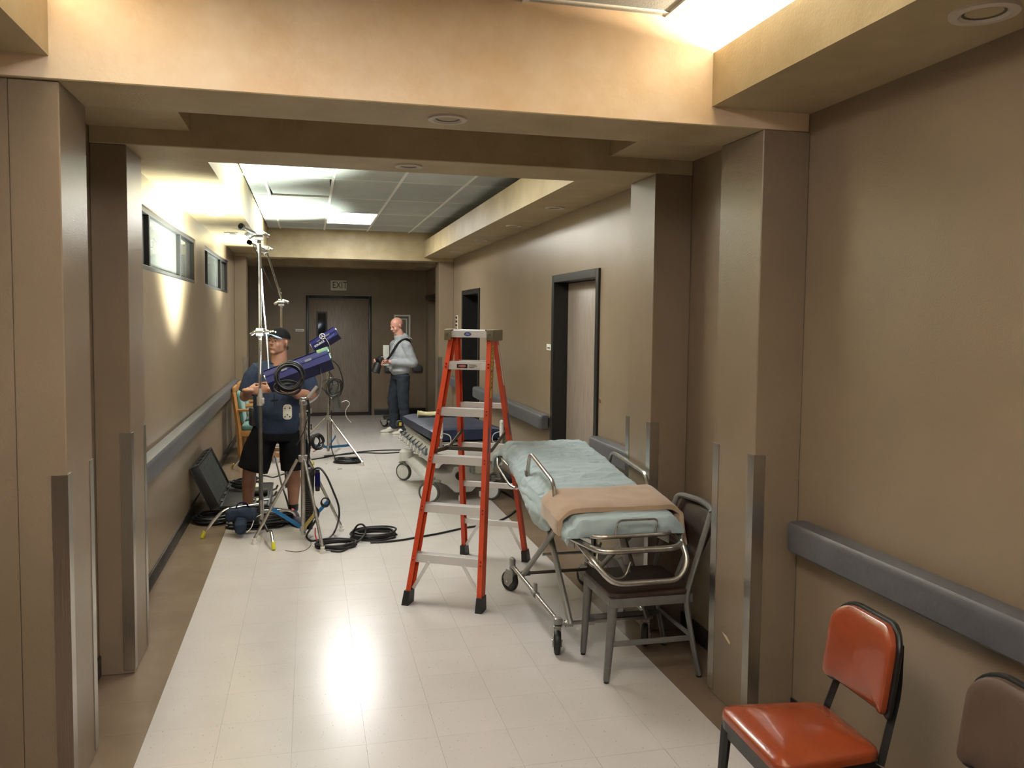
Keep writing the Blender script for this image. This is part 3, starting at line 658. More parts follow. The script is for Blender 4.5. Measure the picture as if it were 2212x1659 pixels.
office_chair('office_chair', 'dark brown vinyl chair cut off at the bottom right, next to the orange one', 'chair', (1.60, 1.76, 0), R_(88), m_brn, 'padded chairs along the right wall')

# grey metal chair with dark wooden seat
m_gcm = M('grey_chair_metal', srgb(112, 111, 107), .45, .25, var=(14, srgb(100, 99, 95), .3)); m_dwood = M('dark_wood_seat', srgb(62, 46, 38), .42, var=(10, srgb(46, 34, 28), .2, 8), stretch=(1, 8, 1))
t = thing('metal_chair', 'grey metal chair with dark wood seat and back under the stretcher end', 'chair', (1.655, 3.945, 0), R_(90))
W, D = .215, .225
seatp = []
for (x, y, r) in ((W, D, .05), (-W, D, .05), (-W*.9, -D+.02, .04), (W*.9, -D+.02, .04)): pass
obj('seat', MB().prism(rrect(W, D, .055), .026, Matrix.Translation((0, 0, .432)), bev=.009), m_dwood, t)
obj('seat_frame', MB().bx(-W+.004, W-.004, D-.025, D-.005, .385, .432, .004).bx(-W+.01, W-.01, -D+.005, -D+.025, .385, .432, .004).bx(-W+.004, -W+.024, -D+.02, D-.02, .385, .432, .004).bx(W-.024, W-.004, -D+.02, D-.02, .385, .432, .004), m_gcm, t)
for sx in (-1, 1):
    lg = obj('leg', MB().tube([(sx*(W-.03), D-.028, .425), (sx*(W-.036), D+.0, .012)], [.026, .0165], 12), m_gcm, t)
    obj('glide', MB().cyl((sx*(W-.036), D, 0), (sx*(W-.036), D, .014), .013, n=10), m_rub, lg)
    P = smoothpath([(sx*(W-.006), -D-.035, .012), (sx*(W-.016), -D+.012, .24), (sx*(W-.014), -D+.038, .40), (sx*(W-.012), -D+.02, .50), (sx*(W-.012), -D-.035, .68), (sx*(W-.016), -D-.085, .835)], 5)
    lg = obj('rear_leg', MB().tube(P, .0195, 10, flat=.7), m_gcm, t)
    obj('glide', MB().cyl(P[0]-Vector((0, 0, .012)), P[0]+Vector((0, 0, .003)), .014, n=10), m_rub, lg)
    obj('stretcher_bar', MB().bx(sx*(W-.03), sx*(W-.018), -D+.0, D-.01, .185, .212, .003), m_gcm, t)
obj('stretcher_bar', MB().bx(-W+.03, W-.03, -D+.004, -D+.014, .20, .225, .003), m_gcm, t)
bk = MB().grid(lambda u, v: Vector(((u-.5)*2*(W-.018), -D-.02-.05*v-.055*(v)-.03*(1-(2*u-1)**2), .60+.235*v-.012*(2*u-1)**2*v)), 14, 8)
bo = obj('backrest', bk, m_dwood, t); sm = bo.modifiers.new('s', 'SOLIDIFY'); sm.thickness = .016; sm.offset = 0
obj('top_rail', MB().tube(smoothpath([(-W+.016, -D-.085, .83), (-W+.05, -D-.105, .846), (0, -D-.13, .85), (W-.05, -D-.105, .846), (W-.016, -D-.085, .83)], 5), .017, 10), m_gcm, t)
obj('back_slat', MB().tube([(0, -D-.06, .61), (0, -D+.012, .43)], .011, 8), m_gcm, t)

# wooden waiting chairs with teal pads, behind the technician
m_oak = M('oak', srgb(176, 128, 76), .45, var=(8, srgb(158, 110, 62), .2, 8), stretch=(8, 8, 1)); m_teal = M('teal_fabric', srgb(92, 134, 128), .9, var=(60, srgb(82, 122, 118), .4), bump=(300, .3), sheen=.3)
def oak_chair(loc, rz, label):
    t = thing('waiting_chair', label, 'chair', loc, rz, 'oak waiting chairs with teal pads')
    for sx in (-1, 1):
        obj('leg', MB().bx(sx*.24-.024, sx*.24+.024, .23, .275, 0, .64, .004), m_oak, t)
        obj('rear_leg', MB().tube([(sx*.24, -.22, .0), (sx*.24, -.24, .42), (sx*.24, -.30, .87)], .03, 4), m_oak, t)
        obj('armrest', MB().bx(sx*.24-.03, sx*.24+.03, -.25, .29, .635, .665, .006), m_oak, t)
        obj('side_rail', MB().bx(sx*.24-.014, sx*.24+.014, -.22, .24, .33, .40, .003).bx(sx*.24-.014, sx*.24+.014, -.22, .24, .06, .11, .003), m_oak, t)
    obj('front_rail', MB().bx(-.22, .22, .245, .268, .33, .40, .003), m_oak, t)
    obj('seat', cushion(rrect(.215, .235, .05), .06, .02, Matrix.Translation((0, .02, .40))), m_teal, t)
    obj('backrest', cushion(rrect(.215, .19, .04), .04, .015, Matrix.Translation((0, -.245, .68)) @ Matrix.Rotation(R_(-82), 4, 'X')), m_teal, t)
    obj('top_rail', MB().bx(-.24, .24, -.315, -.285, .86, .93, .006), m_oak, t); return t
oak_chair((-.59, 10.72, 0), R_(-90), 'oak chair with teal seat pad by the left wall, nearer of two')
oak_chair((-.59, 11.36, 0), R_(-90), 'oak chair with teal seat pad by the left wall, farther of two')

# ================================================================ STRETCHER
m_aqua = M('aqua_sheet', srgb(164, 180, 183), .85, var=(3, srgb(154, 171, 175), .3), bump=(240, .12), sheen=.2)
m_tan = M('tan_blanket', srgb(180, 155, 131), .95, var=(5, srgb(168, 141, 116), .3), bump=(320, .35), sheen=.35)
m_sole = M('caster_grey', srgb(74, 74, 72), .5)
m_cast = M('caster_fork', srgb(150, 148, 142), .38, .6)
def wr(x, y, s=1.0):
    p = Vector((x*5*s, y*9*s, 3.3)); a = noise.noise(p); b = noise.noise(Vector((x*3*s+9, y*26*s, 1.7))); c = 1-abs(noise.noise(Vector((x*6*s, y*17*s, 8.1))))*2
    d = noise.noise(Vector((x*4*s+3, y*40*s+x*9, 4.4))); return .008*a + .006*b + .0075*max(0, c)**3 + .0035*max(0, d)**1.0
def caster(parent, x, y, r, heading=0.0, mt=m_cast, fork_top=.155):
    """wheel with fork: wheel axis along local x"""
    Mx = Matrix.Translation((x, y, 0)) @ Matrix.Rotation(heading, 4, 'Z')
    c = obj('caster', MB().cyl((0, 0, fork_top-.035), (0, 0, fork_top+.01), .020, n=12).box((0, .012, fork_top-.035), (.052, .06, .022), bev=.006), mt, parent); c.matrix_local = Mx
    off = .022
    tire = MB().lathe([(r*.72, -.015), (r*.93, -.016), (r, -.009), (r, .009), (r*.93, .016), (r*.72, .015)], n=28, M=Matrix.Rotation(R_(90), 4, 'Y')).xf(Matrix.Translation((0, off, r)))
    obj('tire', tire, m_rub, c)
    obj('wheel_hub', MB().lathe([(.001, -.012), (r*.35, -.015), (r*.72, -.011), (r*.72, .011), (r*.35, .015), (.001, .012)], n=24, M=Matrix.Rotation(R_(90), 4, 'Y')).xf(Matrix.Translation((0, off, r))), m_sole, c)
    fk = MB()
    for s in (-1, 1):
        poly = [(-.028, r*2+.012), (.034, r*2+.012), (off+.038, r*1.3), (off+.024, r*.62), (off-.010, r*.5), (-.026, r*1.1)]
        fk.prism(poly, .005, Matrix.Translation((s*.023-.0025, 0, 0)) @ Matrix(((0, 0, 1, 0), (1, 0, 0, 0), (0, 1, 0, 0), (0, 0, 0, 1))))
    fk.box((0, .004, r*1.85), (.050, .058, .05), bev=.01); obj('fork', fk, mt, c); obj('axle', MB().cyl((-.03, off, r), (.03, off, r), .007, n=8), m_chr, c)
    return c
S = thing('stretcher', 'metal ambulance stretcher with aqua sheet parked along the right wall', 'stretcher', (1.57, 4.65, 0))
def fz(y): return .690 + .105*(y-3.9)
def tz(y):
    z = .795 + .118*(y-3.9)
    if y > 5.3: z -= 1.3*(y-5.3)**2
    return z
XA, XB = 1.275, 1.865
P = roundpath([(XA+.02, 5.50, fz(5.5)), (XA, 5.38, fz(5.38)), (XA, 3.98, fz(3.98)), (XA+.10, 3.735, fz(3.8)-.01), (XB-.075, 3.735, fz(3.8)-.01), (XB, 3.86, fz(3.85)), (XB, 5.38, fz(5.38)), (XB-.02, 5.50, fz(5.5))], .07, closed=True)
obj('main_frame', MB().tube(P, .0155, 12, closed=True), m_stl, S, world=True)
P = roundpath([(XA+.045, 4.25, fz(4.25)+.02), (XA+.05, 3.93, fz(3.9)+.03), (XA+.12, 3.825, fz(3.9)+.028), (XB-.09, 3.825, fz(3.9)+.028), (XB-.045, 3.90, fz(3.9)+.03), (XB-.045, 4.25, fz(4.25)+.02)], .05)
obj('inner_rail', MB().tube(P, .0115, 10), m_stl, S, world=True)
P = roundpath([(XA+.04, 3.92, fz(3.9)-.01), (XA+.065, 3.76, .63), (XA+.155, 3.70, .518), (XB-.085, 3.70, .518), (XB-.022, 3.735, .60), (XB-.035, 3.80, .69)], .06)
obj('foot_guard', MB().tube(P, .0145, 12), m_stl, S, world=True)
P = roundpath([(1.487, 3.83, fz(3.9)+.035), (1.487, 3.80, .795), (1.505, 3.80, .805), (1.685, 3.80, .805), (1.70, 3.80, .795), (1.70, 3.83, fz(3.9)+.035)], .02)
obj('foot_loop', MB().tube(P, .0055, 8), m_stl, S, world=True)
P = roundpath([(1.45, 3.93, .66), (1.405, 3.88, .60), (1.42, 3.86, .55), (1.50, 3.85, .49), (1.56, 3.86, .50), (1.60, 3.90, .56)], .03)
obj('release_handle', MB().tube(P, .0065, 8), m_stl, S, world=True)
obj('release_bracket', MB().box((1.575, 3.93, .615), (.032, .02, .15), rot=(0, R_(-12), 0), bev=.003).box((1.585, 3.95, .53), (.04, .014, .09), rot=(0, R_(-25), 0), bev=.003), m_cast, S, world=True)
for nm, P in (('side_rail', [(XA-.003, 4.135, .74), (XA-.003, 4.150, .80), (XA, 4.205, .925), (XA, 4.65, 1.0), (XA, 4.70, .985), (XA, 4.735, .90), (XA, 4.735, .845)]),
              ('side_rail', [(XB-.003, 4.28, .78), (XB-.003, 4.285, .84), (XB, 4.345, .925), (XB, 4.84, .965), (XB, 4.895, .95), (XB, 4.92, .90), (XB, 4.93, .85)])):
    r_ = obj(nm, MB().tube(roundpath(P, .05, 6), .0115, 10), m_stl, S, world=True)
    a = Vector(P[0]); b = Vector(P[1]); obj('rail_sleeve', MB().cyl(a-Vector((0, 0, .05)), b, .0165, n=12), m_stl, r_, world=True)
    obj('rail_clamp', MB().box((P[-1][0], P[-1][1]+.02, fz(4.74)+.05), (.02, .05, .12), bev=.004), m_cast, r_, world=True)
# head loop and folded grip at the far left corner
P = roundpath([(XA-.01, 5.50, .86), (XA-.03, 5.42, .80), (XA-.03, 5.05, .735), (XA-.01, 4.93, .74), (XA, 4.85, .80)], .06)
obj('head_loop', MB().tube(P, .009, 8), m_stl, S, world=True)
obj('safety_tag', MB().bx(XA-.004, XA+.03, 4.80, 4.95, fz(4.87)-.035, fz(4.87)-.03).bx(XA-.0185, XA-.0165, 4.02, 4.14, .675, .70), M('tag_orange', srgb(196, 104, 78), .6, var=(60, srgb(200, 190, 180), .3)), S, world=True)
obj('deck_rib', MB().bx(XA, XB, 4.0, 4.02, .675, .69).bx(XA, XB, 4.5, 4.52, .735, .75).bx(XA, XB, 5.0, 5.02, .785, .80), m_cast, S, world=True, kind='stuff')
# crossing legs
for x in (XA+.075, XB-.075):
    obj('leg', MB().tube([(x, 4.72, fz(4.7)-.01), (x, 4.10, .175)], .0165, 10), m_cast, S, world=True)
    obj('leg', MB().tube([(x-.03 if x < 1.5 else x+.03, 4.20, fz(4.2)-.01), (x-.03 if x < 1.5 else x+.03, 5.02, .155)], .0165, 10), m_cast, S, world=True)
    obj('slide_plate', MB().box((x-.04 if x < 1.5 else x+.04, 4.05, .655), (.006, .22, .05), rot=(R_(-3), 0, 0), bev=.002), m_cast, S, world=True)
obj('pivot_bar', MB().cyl((XA+.02, 4.47, .455), (XB-.02, 4.47, .455), .009, n=8), m_stl, S, world=True)
obj('base_cross_bar', MB().cyl((1.31, 5.05, .165), (1.83, 5.05, .165), .011, n=8).cyl((1.33, 5.05, .165), (1.38, 5.05, .165), .018, n=10), m_spr, S, world=True)
obj('base_cross_bar', MB().cyl((1.31, 4.13, .175), (1.83, 4.13, .175), .012, n=8).cyl((1.33, 4.13, .175), (1.37, 4.13, .175), .020, n=10).cyl((1.45, 4.13, .175), (1.49, 4.13, .175), .020, n=10), m_stl, S, world=True)
for x in (1.30, 1.822):
    b_ = obj('base_side_tube', MB().cyl((x, 4.19, .175), (x, 5.20, .175), .0135, n=12), m_stl, S, world=True)
    obj('tube_clamp', MB().cyl((x, 4.60, .175), (x, 4.66, .175), .021, n=12).box((x, 4.625, .215), (.02, .03, .05), bev=.004), m_cast, b_, world=True)
    obj('end_lug', MB().box((x, 5.19, .195), (.035, .06, .07), bev=.014), m_cast, b_, world=True); obj('end_lug', MB().box((x, 4.17, .178), (.05, .05, .04), bev=.014), m_cast, b_, world=True)
for i, (x, y, h) in enumerate(((1.302, 4.19, 2.9), (1.302, 5.20, .55), (1.82, 4.19, 2.6), (1.82, 5.20, .4))):
    c = caster(S, x-1.57, y-4.65, .068, h, fork_top=.160)
mt_ = MB().grid(lambda u, v: Vector((XA+.03+(XB-XA-.06)*(.5-.5*math.cos(2*math.pi*u)) if False else 1.57+(.265)*max(-1, min(1, 1.25*math.cos(2*math.pi*u))), 3.90+1.60*v, tz(3.90+1.60*v)-.055+.045*max(-1, min(1, 1.3*math.sin(2*math.pi*u))))), 32, 30, closeu=True)
obj('mattress', mt_, M('mattress_blue', srgb(120, 140, 140), .7), S, world=True)

def cloth(name, fn, nu, nv, th, mat, label, cat, loc):
    mb = MB().grid(fn, nu, nv).xf(Matrix.Translation(-Vector(loc)))
    o = obj(name, mb, mat); o.location = loc
    if th: s = o.modifiers.new('s', 'SOLIDIFY'); s.thickness = th; s.offset = 1
    return tag(o, label, cat)
def sheet(u, v):
    y = 3.865 + 1.685*v; z0 = tz(y); dl = .085
    if 4.18 < y < 4.95: q = math.sin((y-4.18)/.77*math.pi)**.6; dl = .085 + .15*q*(1-.35*(y-4.2)/.75)
    if y > 4.95: dl = max(.045, .085-.06*(y-4.95)/.4)
    dr = .09; half = .285; W_ = 2*half; tot = dl+W_+dr; s = u*tot
    rnd = .045
    if s < dl: a = 1-s/dl; x = 1.57-half-.012-.030*math.sin(min(1, (1-a))*math.pi*.9)*(dl/.2)-.01; z = z0-rnd-(dl-s)*.93
    elif s < dl+W_: x = 1.57-half+(s-dl); e = min((s-dl), dl+W_-s); z = z0 - (rnd*(1-min(1, e/rnd))**2.2 if e < rnd else 0)
    else: x = 1.57+half+.012; z = z0-rnd-(s-dl-W_)*.93
    if v < .03: z -= 0.0
    k = 1.0 if 0 < s-dl < W_ else .5
    z += wr(x, y)*(1.0 if y > 4.35 else .7)*k; x += (wr(y, z+3)*1.0-.004)*(1.1 if s < dl else .6)
    if v <= .0001 or v >= .9999: pass
    return Vector((x, y, z))
def sheet2(u, v):
    # wraps down over both ends
    if v < .05: p = sheet(u, .0); t = 1-v/.05; p.z = p.z - .085*t + .0; p.y -= .018*math.sin(t*2.6)+.004*noise.noise(Vector((u*14, t*2, 0)))*2; p.z = max(p.z, fz(3.87)+.028); return p
    if v > .95: p = sheet(u, 1.0); t = (v-.95)/.05; p.z -= .10*t; p.y += .03*math.sin(t*2.4); return p
    return sheet(u, (v-.05)/.90)
cloth('sheet', sheet2, 110, 190, .004, m_aqua, 'pale aqua rumpled sheet covering the stretcher mattress', 'sheet', (1.57, 4.7, .8))
def blanket(u, v):
    y0, y1 = 3.955, 4.275; half = .305; dl, dr = .085, .15
    th = 2*math.pi*v    # closed loop across the fold: v around cross-section in y
    cy_ = (y0+y1)/2; hy = (y1-y0)/2
    yy = cy_ - hy*max(-1, min(1, 1.18*math.cos(th))); 
    tot = dl+2*half+dr; s = u*tot
    if s < dl: x = 1.57-half-.006; zz = -(dl-s)-.012
    elif s < dl+2*half: x = 1.57-half+(s-dl); e = min(s-dl, dl+2*half-s); zz = -.02*(1-min(1, e/.05))**2
    else: q = s-dl-2*half; x = 1.57+half+.008; zz = -q-.012
    tk = .021*max(-1, min(1, 1.3*math.sin(th)))
    if s < dl or s > dl+2*half:
        sg = -1 if s < dl else 1; x += sg*(tk+.021)*.9; zz2 = 0; yy += (-.06*(s-dl-2*half)/dr if s > dl+2*half else .0)
    else: zz2 = tk+.024
    z = tz(yy)+zz+zz2+ .006*noise.noise(Vector((x*9, yy*14, 2))) + .004*math.sin(x*11+yy*6)
    return Vector((x + .006*noise.noise(Vector((yy*18, z*14, 5))), yy+.007*noise.noise(Vector((x*7, 3, 1))), z))
mb = MB().grid(lambda u, v: blanket(v, u), 40, 90, closeu=True).xf(Matrix.Translation((-1.57, -4.1, -.84)))
o = obj('blanket', mb, m_tan); o.location = (1.57, 4.1, .84); tag(o, 'folded tan blanket across the foot of the stretcher', 'blanket')

# ================================================================ HOSPITAL BED
m_bedw = M('bed_plastic', srgb(208, 207, 205), .42, var=(5, srgb(194, 193, 190), .3)); m_navy = M('navy_vinyl', srgb(38, 48, 74), .38, bump=(16, .18), var=(4, srgb(32, 42, 66), .3))
m_greyp = M('bed_grey', srgb(128, 130, 124), .5)
B = thing('hospital_bed', 'white wheeled hospital bed with navy mattress behind the ladder', 'bed', (1.44, 8.55, 0), R_(3.5))
L2, W2b = .78, .365
def bedm(u, v):
    x = W2b*max(-1, min(1, 1.16*math.cos(2*math.pi*u))); y = -L2-.03+(2*L2+.06)*v; zc = .685-.035*v
    e = min(v, 1-v)/.04; k = 1 if e > 1 else .75+.25*math.sin(e*math.pi/2)
    return Vector((x*(1 if e > 1 else .96+.04*e), y, zc+.062*k*max(-1, min(1, 1.25*math.sin(2*math.pi*u)))+.004*noise.noise(Vector((x*6, y*7, 0)))))
mm = MB().grid(bedm, 48, 40, closeu=True); n_ = 48
mm.add([bedm(i/48, 0) for i in range(48)], [list(range(48))], True); mm.add([bedm(i/48, 1) for i in range(48)], [list(range(48))[::-1]], True)
obj('mattress', mm, m_navy, B)
obj('deck_frame', MB().bx(-.34, .34, -L2, -L2+.03, .585, .615, .006).bx(-.34, .34, L2-.03, L2, .55, .58, .006).bx(-.35, -.32, -L2, L2, .575, .61, .006).bx(.32, .35, -L2, L2, .575, .61, .006), m_stl, B)
for sx in (-1, 1):
    rl = obj('side_rail', MB().tube(roundpath([(sx*.40, -.74, .50), (sx*.40, .66, .52)], .02), .017, 10).tube([(sx*.40, -.74, .50), (sx*.40, -.76, .56)], .012), M('rail_slate', srgb(92, 100, 108), .4), B)
    for k in range(8):
        y = -.66+.17*k; obj('rail_link', MB().tube(roundpath([(sx*.385, y, .56), (sx*.425, y+.03, .52), (sx*.43, y+.08, .46), (sx*.40, y+.10, .44)], .02), .0075, 6).sph((sx*.43, y+.08, .46), .013, 8, 6), m_chr, rl)
    hx = sx*.325 if sx > 0 else -.275
    h = obj('push_handle', MB().cyl((hx, -.83, .66), (hx, -.83, .80), .021, n=14).sph((hx, -.83, .80), .021, 12, 8), m_bedw, B)
    obj('handle_post', MB().cyl((hx, -.83, .565), (hx, -.83, .66), .015, n=12), m_chr, h)
    obj('handle_screw', MB().sph((hx, -.850, .785), .005, 8, 5).sph((hx, -.850, .685), .005, 8, 5), m_black, h)
    a = -1 if sx > 0 else 1
    obj('handle_cable', MB().tube(smoothpath([(hx+a*.02, -.83, .705), (hx+a*.075, -.84, .69), (hx+a*.095, -.84, .65), (hx+a*.085, -.84, .61), (hx+a*.03, -.83, .59)], 5), .0045, 6), m_bedw, h)
obj('drip_pole', MB().bx(.355, .39, -.80, -.765, .42, .80, .004), m_greyp, B)
obj('corner_bumper', MB().cyl((-.42, .60, .615), (-.42, .68, .615), .040, n=18), m_rub, B)
obj('bumper_label', MB().box((-.42, .597, .620), (.028, .004, .036), bev=.0015), M('label_yellow', (0, 0, 0)), B)
# end cover with arched underside
def arch(w, z1, zc, zs, n=14):
    p = [(-w, zs), (-w, z1), (w, z1), (w, zs)]
    for k in range(n+1): a = math.pi*k/n; p.append((w*.86*math.cos(a)*(.75+.25*abs(math.cos(a))), zs+(zc-zs)*math.sin(a)**.6))
    return p
MY = Matrix.Rotation(R_(90), 4, 'X')
obj('end_cover', MB().prism(arch(.335, .568, .44, .375), 1.57, Matrix.Translation((0, .72, 0)) @ MY, .012), m_bedw, B)
obj('tray_lip', MB().bx(-.05, .30, -.775, -.73, .545, .57, .008).bx(.10, .30, -.80, -.735, .52, .55, .01), m_bedw, B)
low = [(-.38, .20), (-.38, .255), (-.30, .285), (-.12, .285), (-.10, .345), (.12, .345), (.14, .28), (.30, .28), (.38, .25), (.38, .20), (.30, .185), (.16, .16), (.085, .085), (-.085, .085), (-.16, .16), (-.24, .195)]
obj('base_cover', MB().prism(low, 1.25, Matrix.Translation((0, .62, 0)) @ MY, .014), m_bedw, B)
obj('hood', MB().box((-.02, -.2, .375), (.30, .6, .07), bev=.02), m_bedw, B)
obj('storage_pan', MB().box((.20, -.52, .33), (.28, .30, .12), bev=.03), m_greyp, B)
obj('steer_socket', MB().cyl((-.045, -.66, .255), (-.045, -.60, .255), .042, n=20), m_black, B)
pd = obj('pedal_rod', MB().cyl((-.045, -.655, .25), (-.045, -.665, .06), .006, n=8).cyl((-.02, -.655, .22), (-.02, -.665, .06), .005, n=8), m_stl, B)
for q_ in ((-.04, -.665, .038), (.22, -.655, .065), (.17, -.65, .065)): obj('brake_pedal', MB().box(q_, (.032, .04, .056), bev=.008), m_bedw, B)
def bedcaster(x, y, r, heading, sx):
    c = obj('caster', MB().cyl((0, 0, r*2-.02), (0, 0, r*2+.04), .03, n=14).box((0, .0, r*2+.005), (.05, .17, .022), bev=.01), m_greyp, B); c.matrix_local = Matrix.Translation((x, y, 0)) @ Matrix.Rotation(heading, 4, 'Z')
    RY = Matrix.Rotation(R_(90), 4, 'Y')
    obj('tire', MB().lathe([(r*.80, -.019), (r*.94, -.019), (r, -.010), (r, .010), (r*.94, .019), (r*.80, .019)], n=30, M=RY).xf(Matrix.Translation((0, .03, r))), M('tire_grey', srgb(70, 74, 70), .6), c)
    obj('wheel_disc', MB().lathe([(.001, -.026), (r*.5, -.025), (r*.82, -.017), (r*.82, .017), (r*.5, .025), (.001, .026)], n=30, M=RY).xf(Matrix.Translation((0, .03, r))), m_bedw, c)
    return c
bedcaster(-.32, -.66, .108, 1.05, 1); bedcaster(.30, -.66, .108, .9, 1); bedcaster(-.37, .52, .098, .75, 1); bedcaster(.32, .52, .085, 0, 1)
obj('caster_hood', MB().lathe([(.001, .36), (.05, .355), (.075, .33), (.08, .27), (.078, .235), (.06, .23)], c=(-.37, .50, 0), n=24), m_bedw, B)
obj('caster_hood', MB().lathe([(.001, .36), (.05, .355), (.075, .33), (.08, .27), (.078, .235), (.06, .23)], c=(.32, .50, 0), n=24), m_bedw, B)
# plastic bag tucked on the base
def pb(u, v): p = Vector((.10+.26*u, -.70-.05*math.sin(u*3), .40-.11*v)); return p+Vector((0, .02*noise.noise(Vector((u*6, v*6, 2))), .02*noise.noise(Vector((u*5, v*5, 7)))))
q = obj('liner_bag', MB().grid(pb, 16, 10), M('clear_liner', srgb(190, 188, 176), .3, coat=.3), B)
# yellowed towel rolled on the mattress
m_tow = M('cream_towel', srgb(206, 198, 160), .95, var=(7, srgb(186, 176, 132), .3), bump=(200, .4))
def towel(u, v):
    x = -.27+.62*v; a = 2*math.pi*u; k = 1+.35*max(0, (.12-v)/.12); f = (1-.55*(v-.6)/.4) if v > .6 else 1
    r = .026*k*f; return Vector((x, .058*k*math.cos(a)+.012*noise.noise(Vector((v*9, a, 0))), r+r*math.sin(a)*(1+.35*noise.noise(Vector((v*14, math.cos(a)*2, math.sin(a)*2))))))
mb = MB().grid(towel, 22, 50, closeu=True); mb.add([towel(i/22, 0) for i in range(22)], [list(range(22))]); mb.add([towel(i/22, 1) for i in range(22)], [list(range(22))[::-1]])
o = obj('towel', mb, m_tow); o.location = (1.42, 8.90, .722); o.rotation_euler = (0, 0, R_(-4)); tag(o, 'rolled cream towel lying on the navy mattress', 'towel')

# rolling cart behind the bald man
t = thing('rolling_cart', 'dark rolling cart with chrome casters behind the man in grey hoodie', 'cart', (1.42, 13.75, 0))
obj('base', MB().box((0, 0, .13), (.42, .38, .05), bev=.012), m_black, t)
obj('column', MB().box((0, .0, .55), (.16, .16, .82), bev=.01), m_black, t)
obj('top_tray', MB().box((0, 0, .98), (.34, .34, .03), bev=.01), m_greyp, t)
obj('white_panel', MB().box((-.17, .05, 1.17), (.10, .02, .34), bev=.004), m_white, t)
for x in (-.19, .19):
    for y in (-.17, .17): caster(t, x, y, .055, .9, m_chr, .12)

# ================================================================ FILM LIGHTING GEAR
m_capb = M('cap_black', (.003, .003, .003), .9, spec=.05)
m_tapey = M('yellow_tape', srgb(196, 190, 40), .6); m_cable = M('black_cable', (.012, .012, .013), .42); m_blue = M('blue_fixture_paint', srgb(6, 9, 78), .5, spec=.2, var=(9, srgb(5, 7, 68), .3))
m_blues = M('blue_brace', srgb(26, 104, 158), .45); m_sil = M('silver_reflector', (.85, .88, .92), .22, 1.0); m_whp = M('white_plastic', srgb(222, 220, 210), .45)
m_sand = M('sandbag_nylon', srgb(28, 44, 68), .8, bump=(30, .4), var=(6, srgb(20, 33, 54), .3))
def knob(mb, c, d, r=.011): d = Vector(d); c = Vector(c); return mb.cyl(c, c+d, .006, n=8).cyl(c+d-Vector((0, 0, .022)), c+d+Vector((0, 0, .022)), r*.6, n=8)
def grip_head(parent, c, s=1.0, name='grip_head'):
    c = Vector(c); mb = MB().cyl(c-Vector((.028*s, 0, 0)), c+Vector((.028*s, 0, 0)), .036*s, n=18).box(c+Vector((0, 0, -.035*s)), (.03*s, .034*s, .05*s), bev=.006).box(c+Vector((.05*s, -.01, .01)), (.055*s, .018, .028*s), rot=(0, .5, 0), bev=.005).box(c+Vector((-.05*s, -.01, -.005)), (.055*s, .02, .026*s), rot=(0, -.6, 0), bev=.005)
    return obj(name, mb, m_chr, parent, world=True)
# ---- near C-stand held by the man
CX, CY = -.392, 7.10
t = thing('c_stand', 'tall chrome grip stand with yellow taped feet held by the man in the cap', 'light stand', (CX, CY, 0))
def cleg(parent, ft, top, tape=m_tapey):
    ft = Vector(ft); top = Vector(top); d = (top-ft); d.z = 0
    P = roundpath([ft+Vector((0, 0, .01)), ft+d*.18+Vector((0, 0, .13)), ft+d*.36+Vector((0, 0, top.z-.02)), top], .07, 6)
    l = obj('leg', MB().tube(P, .0125, 12), m_chr, parent, world=True)
    k = ft+(P[1]-ft)*.42+Vector((0, 0, .02)); obj('foot_tape', MB().tube([ft+Vector((0, 0, .004)), k], .0155, 10), tape, l, world=True); return l
cleg(t, (-.845, 6.97, 0), (CX, CY, .235)); cleg(t, (-.268, 6.50, 0), (CX, CY, .10)); cleg(t, (-.085, 7.25, 0), (CX, CY, .17), M('yellow_tape_worn', srgb(150, 130, 50), .7))
obj('lower_tube', MB().cyl((CX, CY, .06), (CX, CY, 1.075), .0175, n=16), M('grey_steel_tube', (.22, .22, .21), .32, .85, var=(9, (.16, .16, .15), .4)), t, world=True)
obj('lower_collar', MB().cyl((CX, CY, .07), (CX, CY, .27), .024, n=16), m_stl, t, world=True)
obj('collar', MB().cyl((CX, CY, 1.06), (CX, CY, 1.085), .028, n=18).cyl((CX, CY, 1.085), (CX, CY, 1.13), .0285, n=18).cyl((CX, CY, 1.13), (CX, CY, 1.20), .0225, .017, n=18).box((CX+.02, CY-.015, 1.10), (.03, .03, .05), bev=.006), m_alu2, t, world=True)
obj('riser', MB().cyl((CX, CY, 1.19), (CX+.004, CY, 1.66), .0135, n=14).cyl((CX+.004, CY, 1.66), (CX+.006, CY, 2.47), .0125, n=14), m_chr, t, world=True)
grip_head(t, (CX, CY-.01, 1.665)); grip_head(t, (CX, CY, 2.455), 1.1)
ga = obj('grip_arm', MB().cyl((CX, CY+.02, 2.46), (CX-.115, CY-.22, 2.50), .013, n=12), m_chr, t, world=True)
obj('arm_clamp', MB().box((CX-.075, CY-.06, 2.47), (.045, .05, .06), rot=(.2, .5, .4), bev=.006), m_black, ga, world=True)
obj('end_cap', MB().cyl((CX-.112, CY-.215, 2.498), (CX-.124, CY-.240, 2.505), .024, n=16), m_capb, ga, world=True)
obj('safety_line', MB().tube(smoothpath([(CX-.02, CY, 2.42), (CX+.012, CY, 2.2), (CX+.03, CY, 1.9), (CX+.055, CY+.02, 1.6), (CX+.07, CY+.02, 1.3)], 5), .005, 6), M('white_cord', srgb(210, 212, 214), .6), t, world=True)
